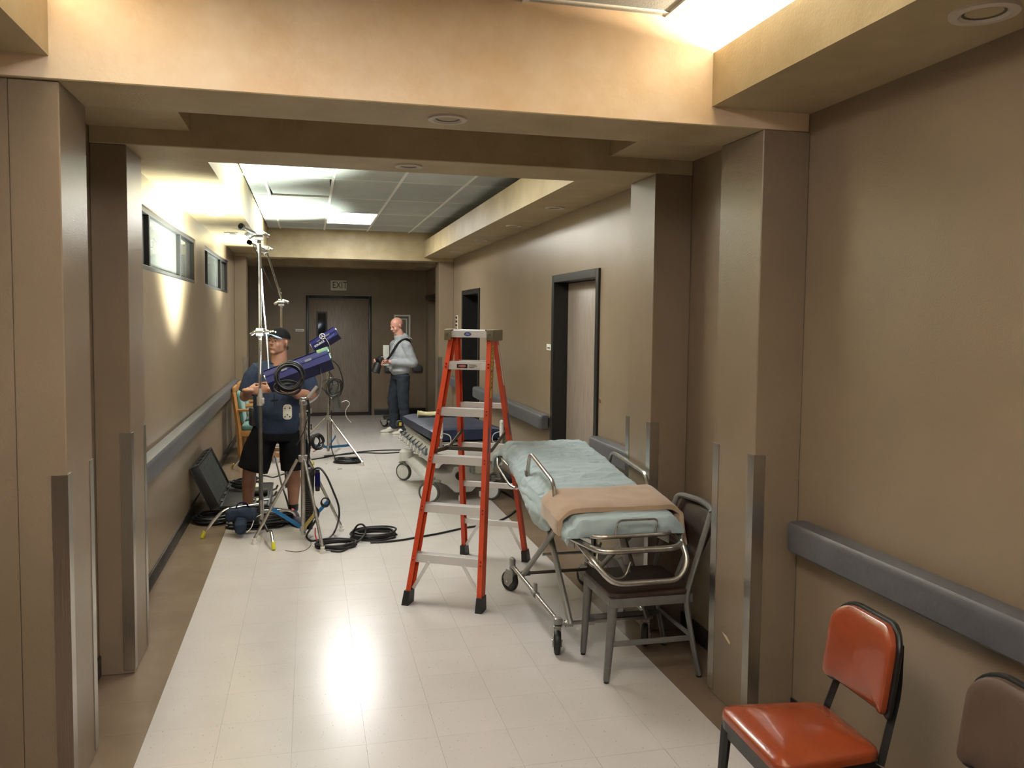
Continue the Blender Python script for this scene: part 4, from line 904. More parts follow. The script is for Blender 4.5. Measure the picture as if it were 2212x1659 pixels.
# ---- far C-stand
X2, Y2 = -.30, 9.75
t = thing('c_stand', 'chrome grip stand behind the man, its boom leaning to the upper left', 'light stand', (X2, Y2, 0))
cleg(t, (-.885, 10.14, 0), (X2, Y2, .30), M('yellow_tape_worn', (0, 0, 0))); cleg(t, (-.02, 9.25, 0), (X2, Y2, .16)); cleg(t, (.05, 10.2, 0), (X2, Y2, .23))
obj('lower_tube', MB().cyl((X2, Y2, .1), (X2, Y2, 1.1), .0175, n=14), MATS['grey_steel_tube'], t, world=True)
obj('riser', MB().cyl((X2, Y2, 1.08), (X2, Y2, 1.94), .0135, n=12), m_chr, t, world=True)
obj('collar', MB().cyl((X2, Y2, 1.06), (X2, Y2, 1.16), .024, n=16), m_alu2, t, world=True)
grip_head(t, (X2, Y2-.01, 1.955), 1.1)
ga = obj('grip_arm', MB().cyl((X2+.02, Y2, 1.93), (X2-.14, Y2-.35, 2.50), .011, n=10), m_chr, t, world=True)
obj('arm_lock', MB().sph((X2-.015, Y2-.05, 2.05), .022, 12, 8).box((X2-.02, Y2-.06, 2.09), (.03, .03, .05), bev=.006), m_spr, ga, world=True)
g2 = grip_head(t, (X2-.16, Y2-.35, 2.52), 1.15, 'boom_head')
obj('boom_stub', MB().cyl((X2-.16, Y2-.38, 2.52), (X2-.30, Y2-.55, 2.575), .013, n=12), m_chr, g2, world=True)
obj('end_cap', MB().cyl((X2-.295, Y2-.545, 2.572), (X2-.315, Y2-.57, 2.580), .025, n=14), m_capb, g2, world=True)
obj('power_line', MB().tube(smoothpath([(X2-.27, Y2-.5, 2.55), (X2-.2, Y2-.3, 2.36), (X2-.12, Y2-.2, 2.16), (X2-.05, Y2-.1, 1.98)], 5), .005, 6), m_cable, t, world=True)

# ---- steel light stands with blue tube lights
def stand(name, label, base, feet, zc, ztop, zbot, brace_m, yb=None):
    bx_, by_ = base; t = thing(name, label, 'light stand', (bx_, by_, 0))
    for i, (fx, fy) in enumerate(feet):
        a = Vector((bx_, by_, zc)); f = Vector((fx, fy, .02)); d = (f-a); d.z = 0; d.normalize(); a = a + d*.045
        l = obj('leg', MB().tube([a, f+Vector((0, 0, .02))], .0115, 4, flat=1.4) if i == 9 else MB().cyl(a, f+Vector((0, 0, .02)), .0125, n=10), m_stl, t, world=True)
        obj('foot_pad', MB().cyl((f.x, f.y, 0), (f.x, f.y, .022), .022, n=14).cyl((f.x, f.y, .022), (f.x, f.y, .05), .016, n=14), m_whp, l, world=True)
        m = a + (f-a)*(.60); q = Vector((bx_, by_, zbot+.05))
        obj('brace', MB().box((m+q)/2, ((m-q).length, .007, .030), rot=(m-q).to_track_quat('X', 'Z').to_matrix()), brace_m[i], l, world=True)
    obj('centre_post', MB().cyl((bx_, by_, zbot), (bx_, by_, zc+.2), .0185, n=18), m_stl, t, world=True)
    obj('leg_collar', MB().cyl((bx_, by_, zc-.02), (bx_, by_, zc+.03), .036, n=18).cyl((bx_, by_, zbot+.03), (bx_, by_, zbot+.07), .027, n=16), m_alu2, t, world=True)
    rs = MB(); z = zc+.16; r = .0305; k = 0
    while z < ztop:
        z2 = min(z+.105, ztop); rs.cyl((bx_, by_, z), (bx_, by_, z2-.03), r*.88, n=16).cyl((bx_, by_, z2-.03), (bx_, by_, z2), r*1.12, n=16); z = z2; k += 1; r *= .94
    obj('riser', rs, m_stl, t, world=True)
    for j in range(3): z = zc+.26+.13*j; obj('lock_knob', knob(MB(), (bx_+.02, by_-.005, z), (.045, -.01, 0)), m_chr, t, world=True)
    return t
def tube_light(name, label, c, yaw, tilt, L, hgt, dep, roll=R_(-38)):
    t = thing(name, label, 'film light', c); RM = Matrix.Rotation(yaw, 3, 'Z') @ Matrix.Rotation(-tilt, 3, 'Y') @ Matrix.Rotation(roll, 3, 'X'); M4 = RM.to_4x4()
    # trough opening towards local +z
    pr = [(-dep*.42, hgt*.5), (-dep*.5, hgt*.1), (-dep*.5, -hgt*.5), (dep*.5, -hgt*.5), (dep*.5, hgt*.1), (dep*.42, hgt*.5)]
    A = MB(); n = len(pr); th = .006
    inn = [(-dep*.42+th, hgt*.5), (-dep*.5+th, hgt*.1), (-dep*.3, -hgt*.3), (dep*.3, -hgt*.3), (dep*.5-th, hgt*.1), (dep*.42-th, hgt*.5)]
    vs = [(-L/2, y, z) for y, z in pr] + [(L/2, y, z) for y, z in pr]; fs = [[j, j+1, n+j+1, n+j] for j in range(n-1)] + [[5, 4, 3, 2, 1, 0], [6, 7, 8, 9, 10, 11]]
    A.add(vs, fs); A.xf(M4); hs = obj('housing', A, m_blue, t)
    I = MB().add([(-L/2+.004, y, z) for y, z in inn]+[(L/2-.004, y, z) for y, z in inn], [[j, n+j, n+j+1, j+1] for j in range(n-1)]).xf(M4); obj('reflector', I, m_sil, t)
    obj('edge_trim', MB().bx(-L/2, L/2, -dep*.5-.003, -dep*.5, -.004, .004).bx(-L/2, L/2, -dep*.46, -dep*.40, hgt*.49, hgt*.51).bx(-L/2, L/2, dep*.40, dep*.46, hgt*.49, hgt*.51).xf(M4), m_blue, hs)
    lt = MB().cyl((-L/2+.03, 0, -hgt*.08), (L/2-.05, 0, -hgt*.08), .014, n=12).xf(M4); obj('lamp_tube', lt, M('lit_lamp', (1, 1, 1), .4, emit=((.86, .94, 1), 18)), t)
    for q_ in (L/2+.008, -L/2-.005): obj('end_latch', MB().box((q_, 0, hgt*.3), (.014, .05, .03), bev=.004).xf(M4), m_sil, hs)
    obj('label_plate', MB().box((L*.18, -dep*.5-.003, .005), (.055, .003, .022)).box((-L*.2, -dep*.5-.003, .0), (.05, .003, .018)).xf(M4), M('plate_grey', srgb(70, 72, 90), .5), hs)
    return t, RM, hs
SA = (-.048, 6.78); A_ = stand('light_stand', 'steel tripod light stand with blue brace, nearest, beside the man in shorts', SA, [(-.424, 6.757-.05), (.097, 6.348), (.26, 6.99)], .655, 1.15, .04, [m_blues, M('yellow_brace', srgb(190, 170, 90), .5), m_blues])
fx, RM, hs = tube_light('tube_light', 'long blue fixture with a black cable coil hanging on it', (-.075, 6.78, 1.375), R_(0), R_(21), .52, .13, .14)
pl = (RM @ Vector((0, -.09, 0)))
obj('yoke', MB().tube(smoothpath([(.16, -.03, .03), (.175, -.07, -.10), (.15, -.07, -.20), (.08, -.04, -.26), (.03, .0, -.27)], 6), .004, 8, flat=7), M('clear_yoke', srgb(150, 150, 155), .35, .3), fx)
obj('stand_socket', MB().cyl((.028, 0, -.30), (.028, 0, -.22), .018, n=12).box((.03, -.02, -.235), (.05, .04, .03), bev=.005), m_chr, fx)
obj('cable_sleeve', MB().cyl((.07, -.06, -.22), (.14, -.06, -.13), .016, n=12), M('grey_sleeve', srgb(150, 140, 130), .6), fx)
obj('end_bracket', MB().box(RM @ Vector((.225, -.05, .045)), (.10, .03, .06), rot=RM, bev=.008).box(RM @ Vector((.245, -.03, -.01)), (.05, .05, .07), rot=RM, bev=.008), M('green_bracket', srgb(70, 92, 76), .3, .6), fx)
t = thing('lamp_control', 'white remote hanging on a cord below the cable coil', 'remote', (-.163, 6.62, 1.055))
obj('case', MB().prism(rrect(.034, .058, .026), .022, Matrix.Translation((0, .01, 0)) @ Matrix.Rotation(R_(90), 4, 'X'), .004), m_whp, t)
for x, z in ((-.018, .03), (.018, .032), (-.018, -.035), (.018, -.035), (0, -.02)): obj('button', MB().sph((x, -.013, z), (.006, .004, .006), 8, 6), m_spr, t)
obj('cord', MB().tube([(0, 0, .058), (.002, .0, .17)], .003, 6), m_cable, t)
def coil(name, label, c, r, n, tilt=None, rc=.006, sq=1.0, zj=.012, jit=.02, loops=None, cat='cable', group=None, parent=None):
    M3 = (Euler(tilt).to_matrix() if tilt else Matrix.Identity(3)); P = []; rnd = random.Random(name+str(c))
    for k in range(n):
        rr = r*(1-rnd.random()*.22); ox = rnd.uniform(-jit, jit); oy = rnd.uniform(-jit, jit)
        for j in range(14):
            a = 2*math.pi*j/14; z = rc*.95+ zj*k/ n*2 + .004*math.sin(a*2+k)
            P.append(M3 @ Vector((ox+rr*math.cos(a), (oy+rr*math.sin(a))*sq, max(rc*.95, z) if not tilt else z)))
    mb = MB().tube(smoothpath(P, 3), rc, 7)
    if parent: return obj(name, mb, m_cable, parent)
    t = obj(name, mb, m_cable); t.location = c; return tag(t, label, cat, group)
coil('cable_coil', 'coiled black cable hung on the front of the blue fixture', (-.148, 6.615, 1.325), .115, 9, (R_(78), 0, 0), .0065, 1.0, .03, .012)
coil('cable_coil', 'lower loops of black cable hanging under the blue fixture', (-.150, 6.60, 1.235), .10, 5, (R_(70), 0, 0), .0065, .55, .02, .012)
# ballast on the near stand
t = thing('ballast', 'black finned ballast strapped to the near light stand', 'power supply', (.0, 6.83, .05))
obj('body', MB().box((.0, .02, .27), (.07, .09, .50), rot=(0, R_(2), 0), bev=.008), m_black, t)
for k in range(16): obj('fin', MB().box((.0-.001*k, -.03, .08+.016*k), (.066, .012, .006)), m_spr, t)
t = thing('head_connector', 'dark blue cable plug hooked on the near light stand', 'cable', (.065, 6.74, .50))
obj('plug_body', MB().cyl((0, 0, -.06), (0, 0, .05), .022, .02, n=12), m_blue, t); obj('plug_ring', MB().cyl((0, 0, .05), (0, 0, .075), .017, n=12).cyl((0, 0, -.10), (0, 0, -.06), .017, .021, n=12), m_rub, t)
coil('tie_coil', 'small coil of thin dark cord tied to the near light stand leg', (.125, 6.70, .315), .035, 5, (R_(80), R_(20), 0), .0035, 1.0, .02, .006)
coil('tie_coil', 'small black loops hanging at the middle of the near stand post', (.045, 6.72, .80), .05, 6, (R_(82), 0, R_(30)), .006, 1.2, .03, .01)
SB = (.242, 10.80); stand('light_stand', 'steel tripod light stand with blue braces, farther, in front of the end door', SB, [(.63, 10.05), (-.30, 10.45), (.40, 11.35)], .50, 1.12, .07, [m_blues]*3)
fx, RM, hs = tube_light('tube_light', 'short blue fixture tilted on the farther stand, bright inside', (.205, 10.78, 1.50), R_(-4), R_(33), .36, .13, .14, R_(-30))
text('SOURCE', .038, m_whp, hs, RM @ Vector((-.08, -.077, -.045)), RM @ Matrix.Rotation(R_(90), 3, 'X'))
text('LIGHT', .038, M('faint_blue', srgb(70, 84, 150), .5), hs, RM @ Vector((.09, -.077, -.045)), RM @ Matrix.Rotation(R_(90), 3, 'X'))
ring = [(.034*math.cos(a*.4488), -.012, .034*math.sin(a*.4488)) for a in range(14)]
kb = MB().tube(ring, .005, 8, closed=True)
for a in (0, 2.09, 4.19): kb.cyl((0, -.012, 0), (.034*math.cos(a), -.012, .034*math.sin(a)), .0045, n=6)
kb.cyl((0, 0, 0), (0, -.02, 0), .010, n=10).xf(Matrix.Translation(RM @ Vector((0, -.085, .02)))); obj('tilt_knob', kb, m_whp, fx)
obj('yoke', MB().tube(smoothpath([(.0, -.10, .03), (.05, -.10, -.06), (.06, -.08, -.16), (.045, -.03, -.24)], 6), .004, 8, flat=6.5), M('grey_yoke', srgb(170, 162, 154), .45, .2), fx)
obj('stand_socket', MB().cyl((.038, 0, -.34), (.038, 0, -.22), .016, n=12), m_whp, fx)
t = thing('ballast', 'dark grey ballast box slung on the farther light stand', 'power supply', (.335, 10.72, .60))
obj('body', MB().box((.0, 0, .17), (.10, .07, .36), rot=(0, R_(-12), 0), bev=.008), M('ballast_grey', srgb(88, 90, 88), .5), t)
obj('ridge', MB().box((.025, -.038, .16), (.02, .008, .24), rot=(0, R_(-12), 0), bev=.003), m_spr, t); obj('hanger', MB().tube([(-.04, 0, .34), (-.05, 0, .46), (-.09, 0, .50)], .006, 6), m_black, t)
def cable(name, label, pts, r=.0065, group=None, mat=None, sub=7):
    mb = MB().tube(smoothpath(pts, sub), r, 8); return solid(name, mb, mat or m_cable, label, 'cable', group)
cable('head_cable', 'black cable arching off the farther blue fixture', [(.16, 10.72, 1.30), (.26, 10.70, 1.26), (.36, 10.70, 1.18), (.42, 10.70, 1.0), (.41, 10.7, .86), (.33, 10.7, .72), (.30, 10.7, .80)], .007)
coil('cable_coil', 'loose black loops slung on the farther light stand', (.30, 10.68, .885), .09, 5, (R_(80), R_(25), 0), .006, 1.3, .03, .03)
coil('cable_loop', 'single wide black loop on the farther stand riser', (.225, 10.68, .93), .085, 1, (R_(85), 0, 0), .005, 1.0, .01, .0)
cable('zip_tie', 'pale cord with purple clip dangling by the farther stand', [(.40, 10.6, .72), (.46, 10.6, .74), (.50, 10.6, .70), (.455, 10.6, .62), (.46, 10.6, .54), (.52, 10.6, .46)], .004, mat=MATS['white_cord'])
coil('cable_coil', 'flat round coil of black cable by the farther stand foot', (.47, 10.33, 0), .17, 9, None, .0065, .85, .02, .018)
cable('stand_cable', 'black cable dropping from the farther stand to its coil', [(.28, 10.75, .60), (.275, 10.75, .35), (.28, 10.7, .12), (.33, 10.55, .012), (.42, 10.42, .01)], .0065)
F = lambda x, y: FZ(x, y, .008)
cable('floor_cable', 'black cable crossing the floor from coil to the bed, upper of two', [F(645, 996), F(690, 990), F(740, 981), F(800, 974), F(850, 972), F(905, 972), F(935, 968)], .008)
cable('floor_cable', 'black cable crossing the floor towards the bed, lower of two', [F(700, 985), F(740, 982), F(780, 978), F(830, 979), F(880, 976), F(930, 974)], .008)
coil('cable_coil', 'wide flat coil of black cable left of the orange ladder', (.515, 6.76, 0), .185, 8, None, .008, .8, .022, .02)
coil('cable_coil', 'looser black cable coil beside the nearest stand foot', (.215, 6.52, 0), .16, 4, None, .008, .75, .02, .03)
cable('raised_loop', 'black cable loop standing up off the wide coil', [F(757, 1165), FY(763, 1150, 6.7), FY(772, 1135, 6.68), FY(783, 1133, 6.67), FY(790, 1143, 6.66), FY(786, 1158, 6.62), F(770, 1172), F(752, 1184), F(735, 1191), F(715, 1190)], .008)
cable('floor_cable', 'long black cable running from the wide coil under the ladder', [F(800, 1172), F(835, 1170), F(870, 1166), F(905, 1160), F(950, 1152), F(1000, 1141), F(1050, 1133), F(1085, 1122), F(1108, 1108), F(1121, 1092), F(1112, 1078), F(1092, 1064), F(1065, 1054)], .0085)
cable('rising_cable', 'black cable arching from the near stand down to its coil', [FY(672, 1025, 6.72), FY(680, 1013, 6.68), FY(692, 1012, 6.66), FY(706, 1030, 6.62), FY(720, 1062, 6.6), FY(731, 1092, 6.6), FY(732, 1120, 6.6), FZ(722, 1150, .02), F(705, 1168), F(690, 1184), F(682, 1178), F(700, 1166), F(740, 1168), F(758, 1180)], .008)
cable('hanging_cable', 'black cable drooping along the near stand post', [FY(664, 862, 6.68), FY(668, 885, 6.70), FY(667, 930, 6.72), FY(669, 965, 6.72), FY(664, 1000, 6.72), FY(661, 1030, 6.72), FY(665, 1065, 6.7), FY(678, 1090, 6.68), FY(688, 1110, 6.68), FY(672, 1140, 6.68), F(662, 1158), F(672, 1168), F(688, 1166)], .009)
cable('thin_cable', 'thin black cord slanting in front of the man shorts', [FY(664, 905, 6.68), FY(655, 935, 6.68), FY(640, 962, 6.68)], .004)
cable('thin_wire', 'thin grey wire end lying on the tiles by the near stand', [FZ(616, 1189, .003), FZ(640, 1192, .003), FZ(660, 1188, .003), FZ(672, 1176, .003), FZ(668, 1164, .003), FZ(676, 1158, .003)], .0022, mat=m_spr)
cable('red_strap', 'short red strap end at the near stand foot', [FY(681, 1140, 6.62), FY(681, 1155, 6.62), FY(685, 1168, 6.6)], .005, mat=M('red_plastic', srgb(190, 50, 40), .5))
cable('pink_tie', 'bit of pink and red tape ribbon by the stand post', [FY(672, 968, 6.75), FY(678, 966, 6.74), FY(683, 972, 6.74), FY(676, 976, 6.74)], .004, mat=M('pink_tape', srgb(220, 100, 120), .5))
for x, y, l in ((705, 1002, 'small green grey scrap on the floor between the stands'), (734, 1013, 'thin grey sliver on the floor under the farther coil')):
    p = FZ(x, y, .002); q = solid('floor_scrap', MB().box(p, (.05 if y > 1010 else .025, .012, .004), rot=(0, 0, .3)), m_spr, l, 'litter')
# hanging yoke cable bundle / sandbag over the grip stand leg
t = thing('sandbag', 'blue nylon sandbag draped over the near grip stand leg', 'sandbag', (-.545, 7.02, .02))
blob('bag_body', [('b', (.0, .0, .150), (.25, .13, .10), (0, .05, .05), .03), ('b', (-.02, -.02, .165), (.20, .12, .09), (0, -.06, 0), .03)], m_sand, t, .010, 4, lambda c: c+Vector((0, noise.noise(c*14)*.012, noise.noise(c*11+Vector((3, 0, 0)))*.014)))
blob('bag_lobe', [('b', (.0, -.085, .06), (.10, .09, .10), (.2, 0, .2), .03), ('b', (.005, -.05, .11), (.09, .08, .07), (0, 0, 0), .02)], m_sand, t, .010, 4, lambda c: c+Vector((noise.noise(c*13)*.010, 0, noise.noise(c*16)*.010)))
obj('handle_strap', MB().tube(smoothpath([(-.04, -.03, .20), (-.02, -.03, .245), (.03, -.02, .25), (.06, .0, .21)], 6), .006, 6, flat=2.5), m_blue, t)
obj('piping', MB().tube(smoothpath([(.05, -.13, .03), (.085, -.09, .06), (.11, -.04, .12), (.16, -.03, .15)], 6), .003, 6), m_whp, t)
coil('cable_heap', 'heap of black cable under the near grip stand', (-.40, 7.28, 0), .26, 12, None, .0085, .5, .06, .06)
coil('cable_heap', 'low pile of black cable between case and wall', (-.83, 7.52, 0), .15, 9, None, .008, 1.0, .035, .03)
# ---- open hard case against the left wall
m_case = M('case_plastic', (.016, .016, .017), .45, bump=(60, .1)); m_foam = M('egg_foam', (.05, .053, .056), .9)
t = thing('hard_case', 'open black hard case with foam lid leaning on the left wall', 'case', (-.56, 8.05, 0))
Lc, Wc, Hc = 1.02, .40, .13
cs = MB().bx(-.205, .205, -Lc/2, Lc/2, 0, .015, .004); cs.bx(-.205, -.19, -Lc/2, Lc/2, .012, Hc, .003).bx(.19, .205, -Lc/2, Lc/2, .012, Hc, .003).bx(-.19, .19, -Lc/2, -Lc/2+.015, .012, Hc, .003).bx(-.19, .19, Lc/2-.015, Lc/2, .012, Hc, .003)
cs.bx(-.212, .212, -Lc/2-.006, Lc/2+.006, Hc-.022, Hc-.008, .003)
obj('base_shell', cs, m_case, t)
obj('base_foam', MB().bx(-.188, .188, -Lc/2+.016, Lc/2-.016, .016, .085).bx(-.188, -.05, -.30, .30, .085, .115, .01).bx(.10, .188, -.45, .45, .085, .118, .008), m_foam, t)
for y in (-.36, -.06, .24): obj('latch', MB().tube([(.205, y, .10), (.245, y, .115), (.262, y, .15)], .010, 4, flat=2.6), m_case, t)
for y in (-.30, .0, .30): obj('hinge', MB().bx(-.222, -.195, y-.05, y+.05, .10, .145, .004), m_case, t)
LM = Matrix.Translation((-.212, 0, .135)) @ Matrix.Rotation(R_(66), 4, 'Y') @ Matrix.Rotation(math.pi, 4, 'Z')   # lid swings up and leans back
lid = MB().bx(0, .41, -Lc/2, Lc/2, -.085, -.072, .004).bx(0, .014, -Lc/2, Lc/2, -.075, 0, .003).bx(.396, .41, -Lc/2, Lc/2, -.075, 0, .003).bx(.014, .396, -Lc/2, -Lc/2+.014, -.075, 0, .003).bx(.014, .396, Lc/2-.014, Lc/2, -.075, 0, .003)
for k in range(5): lid.bx(.405, .418, -Lc/2+.1+.18*k, -Lc/2+.16+.18*k, -.03, 0)
def foamf(u, v): x = .016+.378*u; y = -Lc/2+.016+(Lc-.032)*v; return Vector((x, y, -.022+.007*math.sin(x*251)*math.sin(y*165)))
lid.xf(Matrix.Diagonal((1, 1, -1, 1))); lo = obj('lid_shell', lid.xf(Matrix.Translation((-.205, 0, .13)) @ Matrix.Rotation(R_(-115), 4, 'Y')), m_case, t)
obj('lid_foam', MB().grid(foamf, 90, 160).xf(Matrix.Translation((-.205, 0, .13)) @ Matrix.Rotation(R_(-115), 4, 'Y') @ Matrix.Diagonal((1, 1, -1, 1))), m_foam, t)
for i, (x, y, z) in enumerate(((-.08, .25, .135), (-.02, .36, .13))): coil('case_cable', ('tangled black cable in the far end of the open case', 'second knot of black cable inside the open case')[i], (-.56+x, 8.05+y, z), .09, 6, None, .009, .8, .04, .03)
t = thing('mini_lamp_head', 'small black round lamp part lying in the open case', 'lamp part', (-.46, 7.98, .120)); obj('barrel', MB().cyl((-.07, 0, .03), (.06, 0, .03), .03, n=16), m_case, t); obj('ring', MB().cyl((.05, 0, .03), (.08, 0, .03), .037, n=18), m_rub, t)
t = thing('knuckle_fitting', 'small chrome clamp fitting lying at the near edge of the case', 'clamp', (-.44, 7.62, .13)); obj('head', MB().cyl((-.02, 0, .02), (.02, 0, .02), .02, n=12), m_chr, t); obj('stem', MB().cyl((0, 0, .02), (.09, .01, .022), .010, n=8), m_chr, t); obj('knob', MB().sph((-.045, .0, .02), .014, 10, 6), m_chr, t)
solid('white_sleeve', MB().box((-.52, 8.28, .15), (.10, .20, .03), rot=(0, 0, .2), bev=.006), m_whp, 'white wrapped pad standing in the open case', 'pad')
t = thing('junction_box', 'small white tagged box on black stem between the man legs', 'power supply', (-.235, 8.9, 0)); obj('post', MB().cyl((0, 0, 0), (-.02, 0, .50), .012, n=10), m_black, t); obj('box', MB().box((-.02, 0, .46), (.07, .05, .10), bev=.006), m_black, t); obj('tag', MB().box((-.02, -.028, .50), (.055, .003, .04)), m_whp, t); obj('red_lead', MB().tube([(-.01, -.02, .40), (.01, -.03, .35), (.03, -.03, .28)], .006, 6), MATS['red_plastic'], t)
cable('case_cable', 'black cable looping from case past the man knee', [FY(560, 1050, 8.6), FY(565, 1030, 8.55), FY(575, 1028, 8.5), FY(590, 1031, 8.5), FY(607, 1026, 8.5), FY(625, 1020, 8.6)], .007)
cable('leg_cable', 'black cable sloping down behind the man left leg', [FY(594, 985, 8.6), FY(600, 1010, 8.4), FY(608, 1045, 8.0), FY(618, 1075, 7.8), F(625, 1100)], .009)

# ================================================================ PEOPLE
m_skin = M('tan_skin', srgb(152, 110, 88), .5, var=(9, srgb(138, 98, 78), .3)); m_skin2 = M('pink_skin', srgb(196, 146, 128), .45, var=(9, srgb(186, 132, 114), .3))
for m in (m_skin, m_skin2): m.node_tree.nodes['Principled BSDF'].inputs['Subsurface Weight'].default_value = .03; m.node_tree.nodes['Principled BSDF'].inputs['Subsurface Radius'].default_value = (.01, .004, .002)
m_eye = M('eye_dark', (.02, .015, .012), .2); m_hair = M('dark_hair', (.02, .016, .013), .7)
def headparts(jaw=1.0, full=1.0):
    p = [('e', (0, .012, .028), (.076, .096, .090)), ('e', (0, -.020, -.032), (.062*full, .068, .082)), ('e', (0, -.008, -.062), (.060*jaw, .060, .042)), ('e', (0, -.060, -.096), (.024*jaw, .018, .018)),
         ('c', (-.036, -.078, .020), (.036, -.078, .020), .010, .010), ('c', (0, -.080, .016), (0, -.102, -.022), .008, .013), ('e', (.011, -.093, -.026), (.010, .012, .008)), ('e', (-.011, -.093, -.026), (.010, .012, .008)),
         ('e', (0, -.084, -.052), (.025, .009, .0055)), ('e', (0, -.082, -.062), (.021, .009, .006)), ('e', (0, -.074, -.056), (.036, .014, .018))]
    for s in (-1, 1): p += [('e', (s*.037, -.056, -.030), (.025, .023, .027)), ('e', (s*.080, .014, -.006), (.009, .021, .031), (0, 0, s*.35)), ('e', (s*.030, -.068, .0), (.017, .016, .012))]
    return p
def handparts(side, curls=((30, 40, 25),)*4, thumb=.3):
    """fingers +y, palm faces -z, thumb on side*x"""
    p = [('e', (0, .045, 0), (.038, .052, .014)), ('e', (side*.018, .028, -.004), (.022, .03, .016)), ('c', (0, -.03, 0), (0, .02, 0), .026, .027, .75)]
    ln = ((.030, .022, .018), (.040, .026, .020), (.043, .028, .021), (.040, .025, .020)); ln = ln if side > 0 else ln
    for i in range(4):
        x = -side*.030 + side*.0205*i; P = Vector((x, .083 + (0 if i in (0, ) else .007), 0)); a = 0
        L = ln[i]; cu = curls[i % len(curls)]; d = Vector((side*(i-1.5)*.06, 1, 0)).normalized(); Q0 = Vector((x*.8, .045, 0)); p.append(('c', Q0, P, .010, .0092))
        for k in range(3):
            a += R_(cu[k]); v = Vector((d.x*math.cos(a), math.cos(a), -math.sin(a))); Q = P + v*L[k]; p.append(('c', P, Q, .0088-.0007*k, .0082-.0008*k)); P = Q
    T0 = Vector((side*.026, .018, -.006)); T1 = Vector((side*.050, .050, -.016-.02*thumb)); T2 = Vector((side*(.054-.012*thumb), .078, -.026-.035*thumb)); T3 = Vector((side*(.050-.03*thumb), .098, -.032-.05*thumb))
    p += [('c', T0, T1, .0145, .0115), ('c', T1, T2, .0110, .0098), ('c', T2, T3, .0095, .0085)]
    return p
def face_bits(par, M4, white=True):
    for s in (-1, 1):
        e = MB().sph((s*.031, -.0795, .002), (.0115, .007, .0042), 12, 8).xf(M4); o = obj('eye', e, m_eye, par)
        b = MB().tube([(s*.016, -.0895, .020), (s*.032, -.0885, .024), (s*.048, -.080, .019)], [.0028, .0034, .002], 6).xf(M4); obj('eyebrow', b, m_hair, par)
def bmat(x, y, z, rx=0, ry=0, rz=0): return Matrix.Translation((x, y, z)) @ Euler((rx, ry, rz), 'XYZ').to_matrix().to_4x4()
def shoe(par, x, y, rz, m_up, m_sole, name='shoe', L=.29):
    M4 = bmat(x, y, 0, 0, 0, rz)
    up = [('e', (0, -.055, .045), (.046, .105, .036)), ('e', (0, .065, .060), (.038, .062, .050)), ('e', (0, .02, .075), (.038, .08, .042)), ('t', [(0, .075, .05), (0, .075, .115)], [.042, .042])]
    me = fuse([('M', M4, up)], .007, 3); o = obj(name, me, m_up, par)
    for p in me.polygons: p.use_smooth = True
    me.materials.clear(); me.materials.append(m_up)
    pts = [(math.cos(a)*(.046 if math.sin(a) < 0 else .040), math.sin(a)*.145 - .004) for a in [2*math.pi*k/24 for k in range(24)]]
    s = obj('sole', MB().prism(pts, .024, M4, .006), m_sole, o); return o, M4
# ---------------- man in the cap, hands on the grip stand
P1 = thing('person', 'man in black cap, blue tee shirt and black shorts handling the grip stand', 'person', (-.25, 7.45, 0))
HM = Matrix.Translation((-.005+.0, -.045, 1.578)) @ Euler((R_(-7), R_(4), R_(-36)), 'XYZ').to_matrix().to_4x4()
rh = Matrix(((0, 1, 0, -.262), (.10, 0, -1, -.330), (-1, 0, 0, 1.185), (0, 0, 0, 1)))      # his right hand: fingers to +x
HR = Matrix.Translation((-.232, -.350, 1.185)) @ Matrix(((0, 1, 0, 0), (0, 0, -1, 0), (-1, 0, 0, 0), (0, 0, 0, 1)))
HL = Matrix.Translation((-.045, -.350, 1.195)) @ Matrix(((0, -1, 0, 0), (0, 0, -1, 0), (1, 0, 0, 0), (0, 0, 0, 1)))
grip = ((38, 50, 35), (42, 52, 35), (46, 52, 35), (50, 50, 35))
body = [('M', HM, headparts(1.08, 1.06)), ('t', [(0, -.02, 1.36), (0, -.022, 1.44), (0, -.02, 1.54)], [.074, .066, .062]),
        ('t', [(0, 0, .80), (0, -.01, 1.0), (0, 0, 1.2), (0, 0, 1.33), (0, 0, 1.385)], [.17, .19, .19, .17, .08], .58), ('e', (0, 0, .86), (.17, .11, .12)),
        ('c', (-.195, .0, 1.315), (-.285, .0, 1.12), .055, .046), ('c', (-.285, -.005, 1.11), (-.235, -.33, 1.182), .046, .030), ('c', (-.29, .0, 1.10), (-.268, -.14, 1.125), .043, .043),
        ('c', (.195, .0, 1.315), (.275, -.03, 1.12), .055, .046), ('c', (.275, -.035, 1.11), (-.03, -.33, 1.192), .044, .029), ('c', (.27, -.04, 1.10), (.15, -.16, 1.13), .043, .041),
        ('M', HR, handparts(-1, grip, .5)), ('M', HL, handparts(1, grip, .5)),
        ('c', (-.10, .0, .84), (-.25, -.02, .50), .095, .060), ('c', (-.25, -.02, .50), (-.262, .0, .34), .058, .058), ('c', (-.262, .01, .36), (-.275, .02, .09), .062, .036),
        ('c', (.10, .0, .84), (.118, -.03, .50), .095, .060), ('c', (.118, -.03, .50), (.118, -.02, .34), .058, .056), ('c', (.118, -.01, .36), (.112, -.06, .09), .062, .036),
        ('e', (-.275, .0, .05), (.04, .09, .035)), ('e', (.118, -.10, .05), (.04, .10, .035))]
blob('body', body, m_skin, P1, .0055, 3)
face_bits(P1, HM)
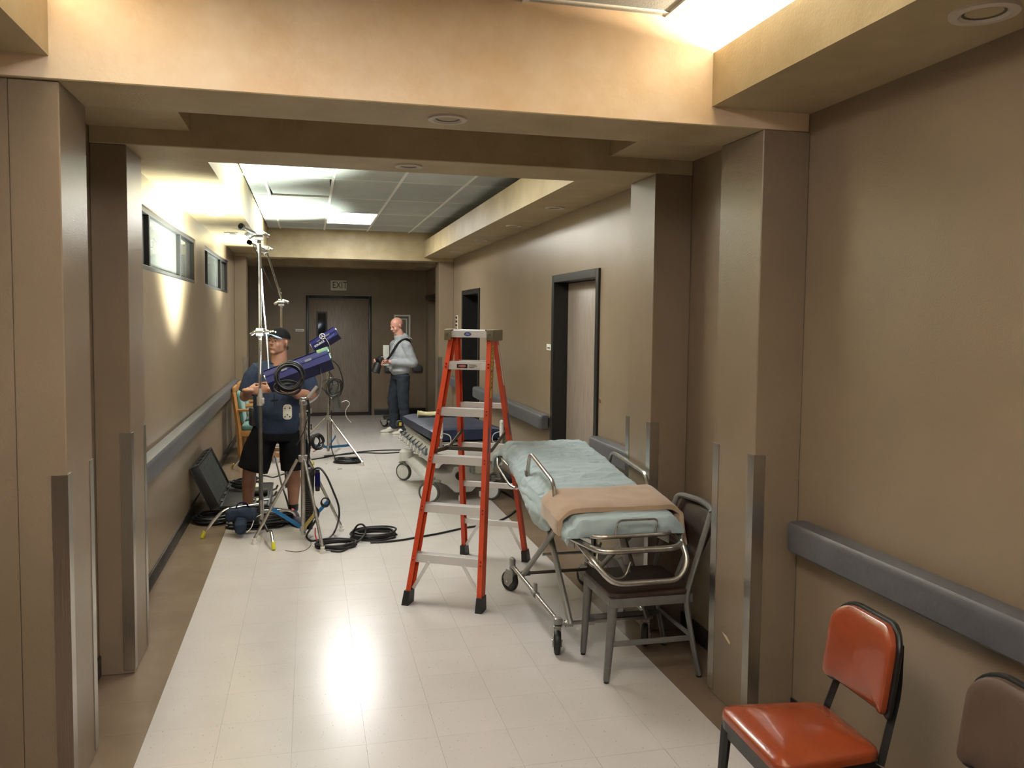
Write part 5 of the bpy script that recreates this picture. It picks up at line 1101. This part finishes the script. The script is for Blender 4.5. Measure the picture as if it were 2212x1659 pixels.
sh = [('t', [(0, 0, .795), (0, -.012, .90), (0, -.02, 1.02), (0, -.008, 1.18), (0, 0, 1.30), (0, .004, 1.375)], [.212, .222, .222, .214, .205, .125], .66), ('c', (-.14, .0, 1.345), (.14, 0, 1.345), .068, .068), ('e', (0, -.07, .99), (.17, .11, .16)),
      ('t', [(-.155, .0, 1.345), (-.225, .0, 1.27), (-.278, .0, 1.135)], [.080, .078, .072], .9), ('t', [(.155, .0, 1.345), (.225, -.01, 1.27), (.275, -.03, 1.135)], [.080, .078, .072], .9)]
def fold(c, k=.006): n = noise.noise(Vector((c.x*9, c.y*9, c.z*5))); return c + Vector((n*k, noise.noise(Vector((c.x*7+3, c.y*7, c.z*11)))*k*1.2, 0))
m_tee = M('slate_blue_tee', srgb(46, 57, 78), .9, spec=.2, var=(30, srgb(40, 50, 70), .4), bump=(260, .25))
blob('shirt', sh, m_tee, P1, .008, 4, fold)
obj('collar', MB().tube([(.074*math.cos(a*.4488), -.02+.062*math.sin(a*.4488), 1.405-.022*(-math.sin(a*.4488))-.0) for a in range(14)], .008, 8, closed=True), m_tee, P1)
st = [('t', [(0, .0, .87), (0, 0, .72)], [.205, .215], .66), ('t', [(-.105, 0, .82), (-.175, -.005, .64), (-.232, -.01, .462)], [.118, .128, .132], .92), ('t', [(.105, 0, .82), (.125, -.01, .64), (.135, -.02, .455)], [.118, .128, .130], .92)]
m_shorts = M('black_shorts', (.007, .007, .009), .95, spec=.15, bump=(200, .3))
blob('shorts', st, m_shorts, P1, .009, 3, lambda c: fold(c, .010))
obj('belt_pouch', MB().box((-.215, -.03, .93), (.07, .09, .16), rot=(0, 0, .3), bev=.015), m_black, P1)
obj('lanyard_clip', MB().box((-.035, -.158, 1.085), (.06, .012, .010), bev=.002).tube([(-.035, -.158, 1.14), (-.038, -.162, 1.085), (-.03, -.168, .93)], .003, 6), m_black, P1)
o, _ = shoe(P1, .128, -.17, R_(-18+40), M('dark_runner', srgb(40, 40, 52), .7, var=(20, srgb(60, 52, 66), .3)), m_rub)
obj('tongue_tab', MB().box((.110, -.10, .118), (.02, .035, .012), rot=(.5, 0, .3), bev=.003), M('coral_tab', srgb(220, 96, 80), .6), o)
shoe(P1, -.285, -.10, R_(-14), MATS['dark_runner'], m_rub)
for s, (kx, ky) in ((-1, (-.275, .015)), (1, (.113, -.055))): obj('sock', MB().lathe([(.041, .10), (.043, .115), (.045, .15), (.044, .158)], c=(kx, ky, 0), n=18), m_black, P1)
# cap
cd = bmesh.new(); bmesh.ops.create_uvsphere(cd, u_segments=28, v_segments=16, radius=1)
bmesh.ops.delete(cd, geom=[v for v in cd.verts if v.co.z < -.05], context='VERTS')
for v in cd.verts: v.co = Vector((v.co.x*.085, v.co.y*.106+.010, .036+v.co.z*.092))
cp = obj('cap', MB().bm(cd, True, HM), M('black_cap', (.006, .006, .007), .9, spec=.15, bump=(150, .3)), P1)
def brim(u, v):
    a = (u-.5)*2; r = v; x = a*.078*(1-.25*r*abs(a)**2); y = -.082 - .088*r*math.sqrt(max(0, 1-(a*.92)**2)) + .035*abs(a)**2*(1-r); return HM @ Vector((x, y, .048+.004*r-.022*a*a))
bo = obj('brim', MB().grid(brim, 21, 7), M('pale_blue_brim', srgb(150, 172, 196), .7), cp); s = bo.modifiers.new('s', 'SOLIDIFY'); s.thickness = .004; s.offset = -1
for k, (x, z) in enumerate(((-.030, .076), (-.004, .082), (.024, .078))):
    y = -.010-.106*math.sqrt(max(0, 1-(x/.085)**2-((z-.036)/.092)**2))+.018
    q = HM @ Vector((x, y-.004, z)); obj('cap_emblem', MB().sph(q, (.008, .004, .009) if k != 1 else (.011, .004, .008), 8, 6), m_whp, cp)
obj('hair', MB().sph(HM @ Vector((.0, .060, -.045)), (.058, .032, .035), 16, 10), m_hair, P1)
obj('moustache', MB().tube([tuple(HM @ Vector(p)) for p in ((-.022, -.088, -.046), (0, -.0945, -.043), (.022, -.088, -.046))], .003, 6), M('grey_stubble', srgb(110, 82, 66), .8), P1)
# ---------------- bald man with a camera
P2 = thing('person', 'bald man in grey hoodie and dark jeans looking down at a camera', 'person', (1.36, 12.62, 0), R_(-68))
H2 = Matrix.Translation((-.015, -.055, 1.672)) @ Euler((R_(20), 0, R_(4)), 'XYZ').to_matrix().to_4x4() @ Matrix.Scale(1.06, 4)
HLb = Matrix.Translation((.10, -.255, 1.135)) @ Euler((R_(-8), R_(60), R_(172)), 'XYZ').to_matrix().to_4x4()
HRb = Matrix.Translation((-.13, -.235, 1.155)) @ Euler((R_(-8), R_(-60), R_(-166)), 'XYZ').to_matrix().to_4x4()
g2 = ((30, 35, 20), (34, 36, 22), (38, 38, 24), (42, 40, 25))
b2 = [('M', H2, headparts(1.0, 1.0)), ('c', (0, .01, 1.46), (-.01, -.025, 1.59), .070, .064), ('t', [(0, 0, .92), (0, 0, 1.1), (0, 0, 1.3), (0, 0, 1.42)], [.15, .17, .18, .09], .6),
      ('c', (.18, .0, 1.38), (.235, .09, 1.12), .052, .043), ('c', (.235, .085, 1.11), (.11, -.23, 1.135), .042, .028), ('c', (-.18, .0, 1.38), (-.235, .07, 1.12), .052, .043), ('c', (-.235, .065, 1.11), (-.135, -.21, 1.155), .042, .028),
      ('M', HLb, handparts(-1, g2, .4)), ('M', HRb, handparts(1, g2, .4)),
      ('c', (.09, .0, .90), (.10, .0, .52), .09, .062), ('c', (.10, 0, .52), (.10, .03, .12), .050, .034), ('c', (-.09, 0, .90), (-.15, -.05, .52), .09, .062), ('c', (-.15, -.05, .52), (-.165, -.02, .12), .050, .034),
      ('e', (.10, -.02, .055), (.030, .07, .028)), ('e', (-.165, -.075, .055), (.030, .07, .028)), ('c', (.10, .03, .12), (.10, .02, .06), .032, .030), ('c', (-.165, -.02, .12), (-.165, -.03, .06), .032, .030)]
blob('body', b2, m_skin2, P2, .006, 3); face_bits(P2, H2)
obj('beard', MB().sph(H2 @ Vector((0, -.048, -.088)), (.034, .030, .028), 14, 10), M('grey_beard', srgb(140, 122, 108), .9, bump=(200, .5)), P2)
m_hood = M('grey_hoodie', srgb(156, 160, 164), .95, var=(22, srgb(142, 147, 152), .4), bump=(220, .35)); m_jean = M('dark_jeans', srgb(37, 45, 56), .9, var=(10, srgb(28, 36, 46), .4), bump=(260, .4))
h2 = [('t', [(0, .005, .935), (0, .0, .985), (0, -.005, 1.10), (0, 0, 1.28), (0, .006, 1.40), (0, .005, 1.455)], [.165, .196, .205, .208, .180, .10], .70), ('c', (-.15, .0, 1.39), (.15, 0, 1.39), .068, .068), ('e', (0, .070, 1.46), (.115, .080, .070), (.5, 0, 0)), ('e', (0, .055, 1.51), (.10, .065, .055)), ('t', [(-.0, .01, 1.42), (0, .005, 1.50), (0, .0, 1.535)], [.105, .095, .086]),
      ('c', (.185, .0, 1.375), (.245, .095, 1.12), .078, .070), ('c', (.245, .09, 1.11), (.125, -.195, 1.13), .070, .046), ('c', (-.185, .0, 1.375), (-.245, .075, 1.12), .078, .070), ('c', (-.245, .07, 1.11), (-.145, -.18, 1.15), .070, .046), ('e', (0, -.03, 1.0), (.19, .135, .06))]
def fold2(c): k = .010; return c + Vector((noise.noise(Vector((c.x*8, c.y*8, c.z*14)))*k, noise.noise(Vector((c.x*8+5, c.y*8, c.z*16)))*k, 0))
hd = blob('hoodie', h2, m_hood, P2, .009, 3, fold2)
obj('drawstring', MB().tube(smoothpath([(.05, -.09, 1.46), (.045, -.135, 1.38), (.05, -.155, 1.30)], 4), .003, 6), m_whp, hd)
obj('hood_cord', MB().tube([(.05, .12, 1.50), (.06, .17, 1.475)], .004, 6), m_whp, hd)
jn = [('t', [(0, 0, 1.0), (0, 0, .86)], [.168, .180], .66), ('t', [(.09, 0, .92), (.10, .0, .52), (.10, .03, .30), (.10, .03, .085)], [.104, .084, .072, .068], 1.0), ('t', [(-.09, 0, .92), (-.15, -.05, .52), (-.165, -.02, .30), (-.165, -.02, .085)], [.104, .084, .072, .068], 1.0)]
blob('jeans', jn, m_jean, P2, .009, 3, lambda c: c + Vector((noise.noise(Vector((c.x*9, c.y*9, c.z*20)))*.008, noise.noise(Vector((c.x*9+3, c.y*9, c.z*22)))*.010, 0)))
m_shoe = M('white_shoe', srgb(196, 192, 182), .6); m_sol2 = M('white_sole', srgb(214, 210, 200), .6)
for x, y, rz in ((.10, -.035, R_(6)), (-.165, -.09, R_(-6))):
    o, M4 = shoe(P2, x, y, rz, m_shoe, m_sol2)
    obj('side_mark', MB().tube([tuple(M4 @ Vector(p)) for p in ((.044, -.05, .045), (.049, -.02, .036), (.046, .03, .05), (.040, .07, .072))], [.001, .006, .004, .001], 6), m_black, o)
strap = smoothpath([(-.11, .145, 1.10), (.0, .150, 1.28), (.09, .105, 1.42), (.135, .02, 1.468), (.125, -.08, 1.43), (.085, -.150, 1.32), (.04, -.19, 1.22), (.02, -.25, 1.15)], 5)
obj('camera_strap', MB().tube(strap, .009, 8, flat=3.0), m_black, P2)
obj('badge', MB().box((.055, -.19, 1.06), (.004, .05, .075), rot=(0, 0, .2), bev=.001), m_whp, P2)
t = thing('camera', 'black camera with large lens held by the bald man', 'camera', (1.36, 12.62, 0), R_(-68))
obj('camera_body', MB().box((-.015, -.335, 1.15), (.15, .085, .10), rot=(R_(25), 0, 0), bev=.016), m_case, t)
obj('viewfinder', MB().box((-.015, -.325, 1.205), (.06, .06, .035), rot=(R_(25), 0, 0), bev=.01), m_case, t)
obj('lens', MB().cyl((-.015, -.36, 1.11), (-.015, -.40, 1.01), .056, .060, n=22), m_case, t); obj('lens_hood', MB().cyl((-.015, -.40, 1.01), (-.015, -.415, .97), .066, .066, n=22), m_rub, t)
obj('top_dial', MB().cyl((.035, -.33, 1.195), (.035, -.325, 1.215), .014, n=14), m_stl, t)
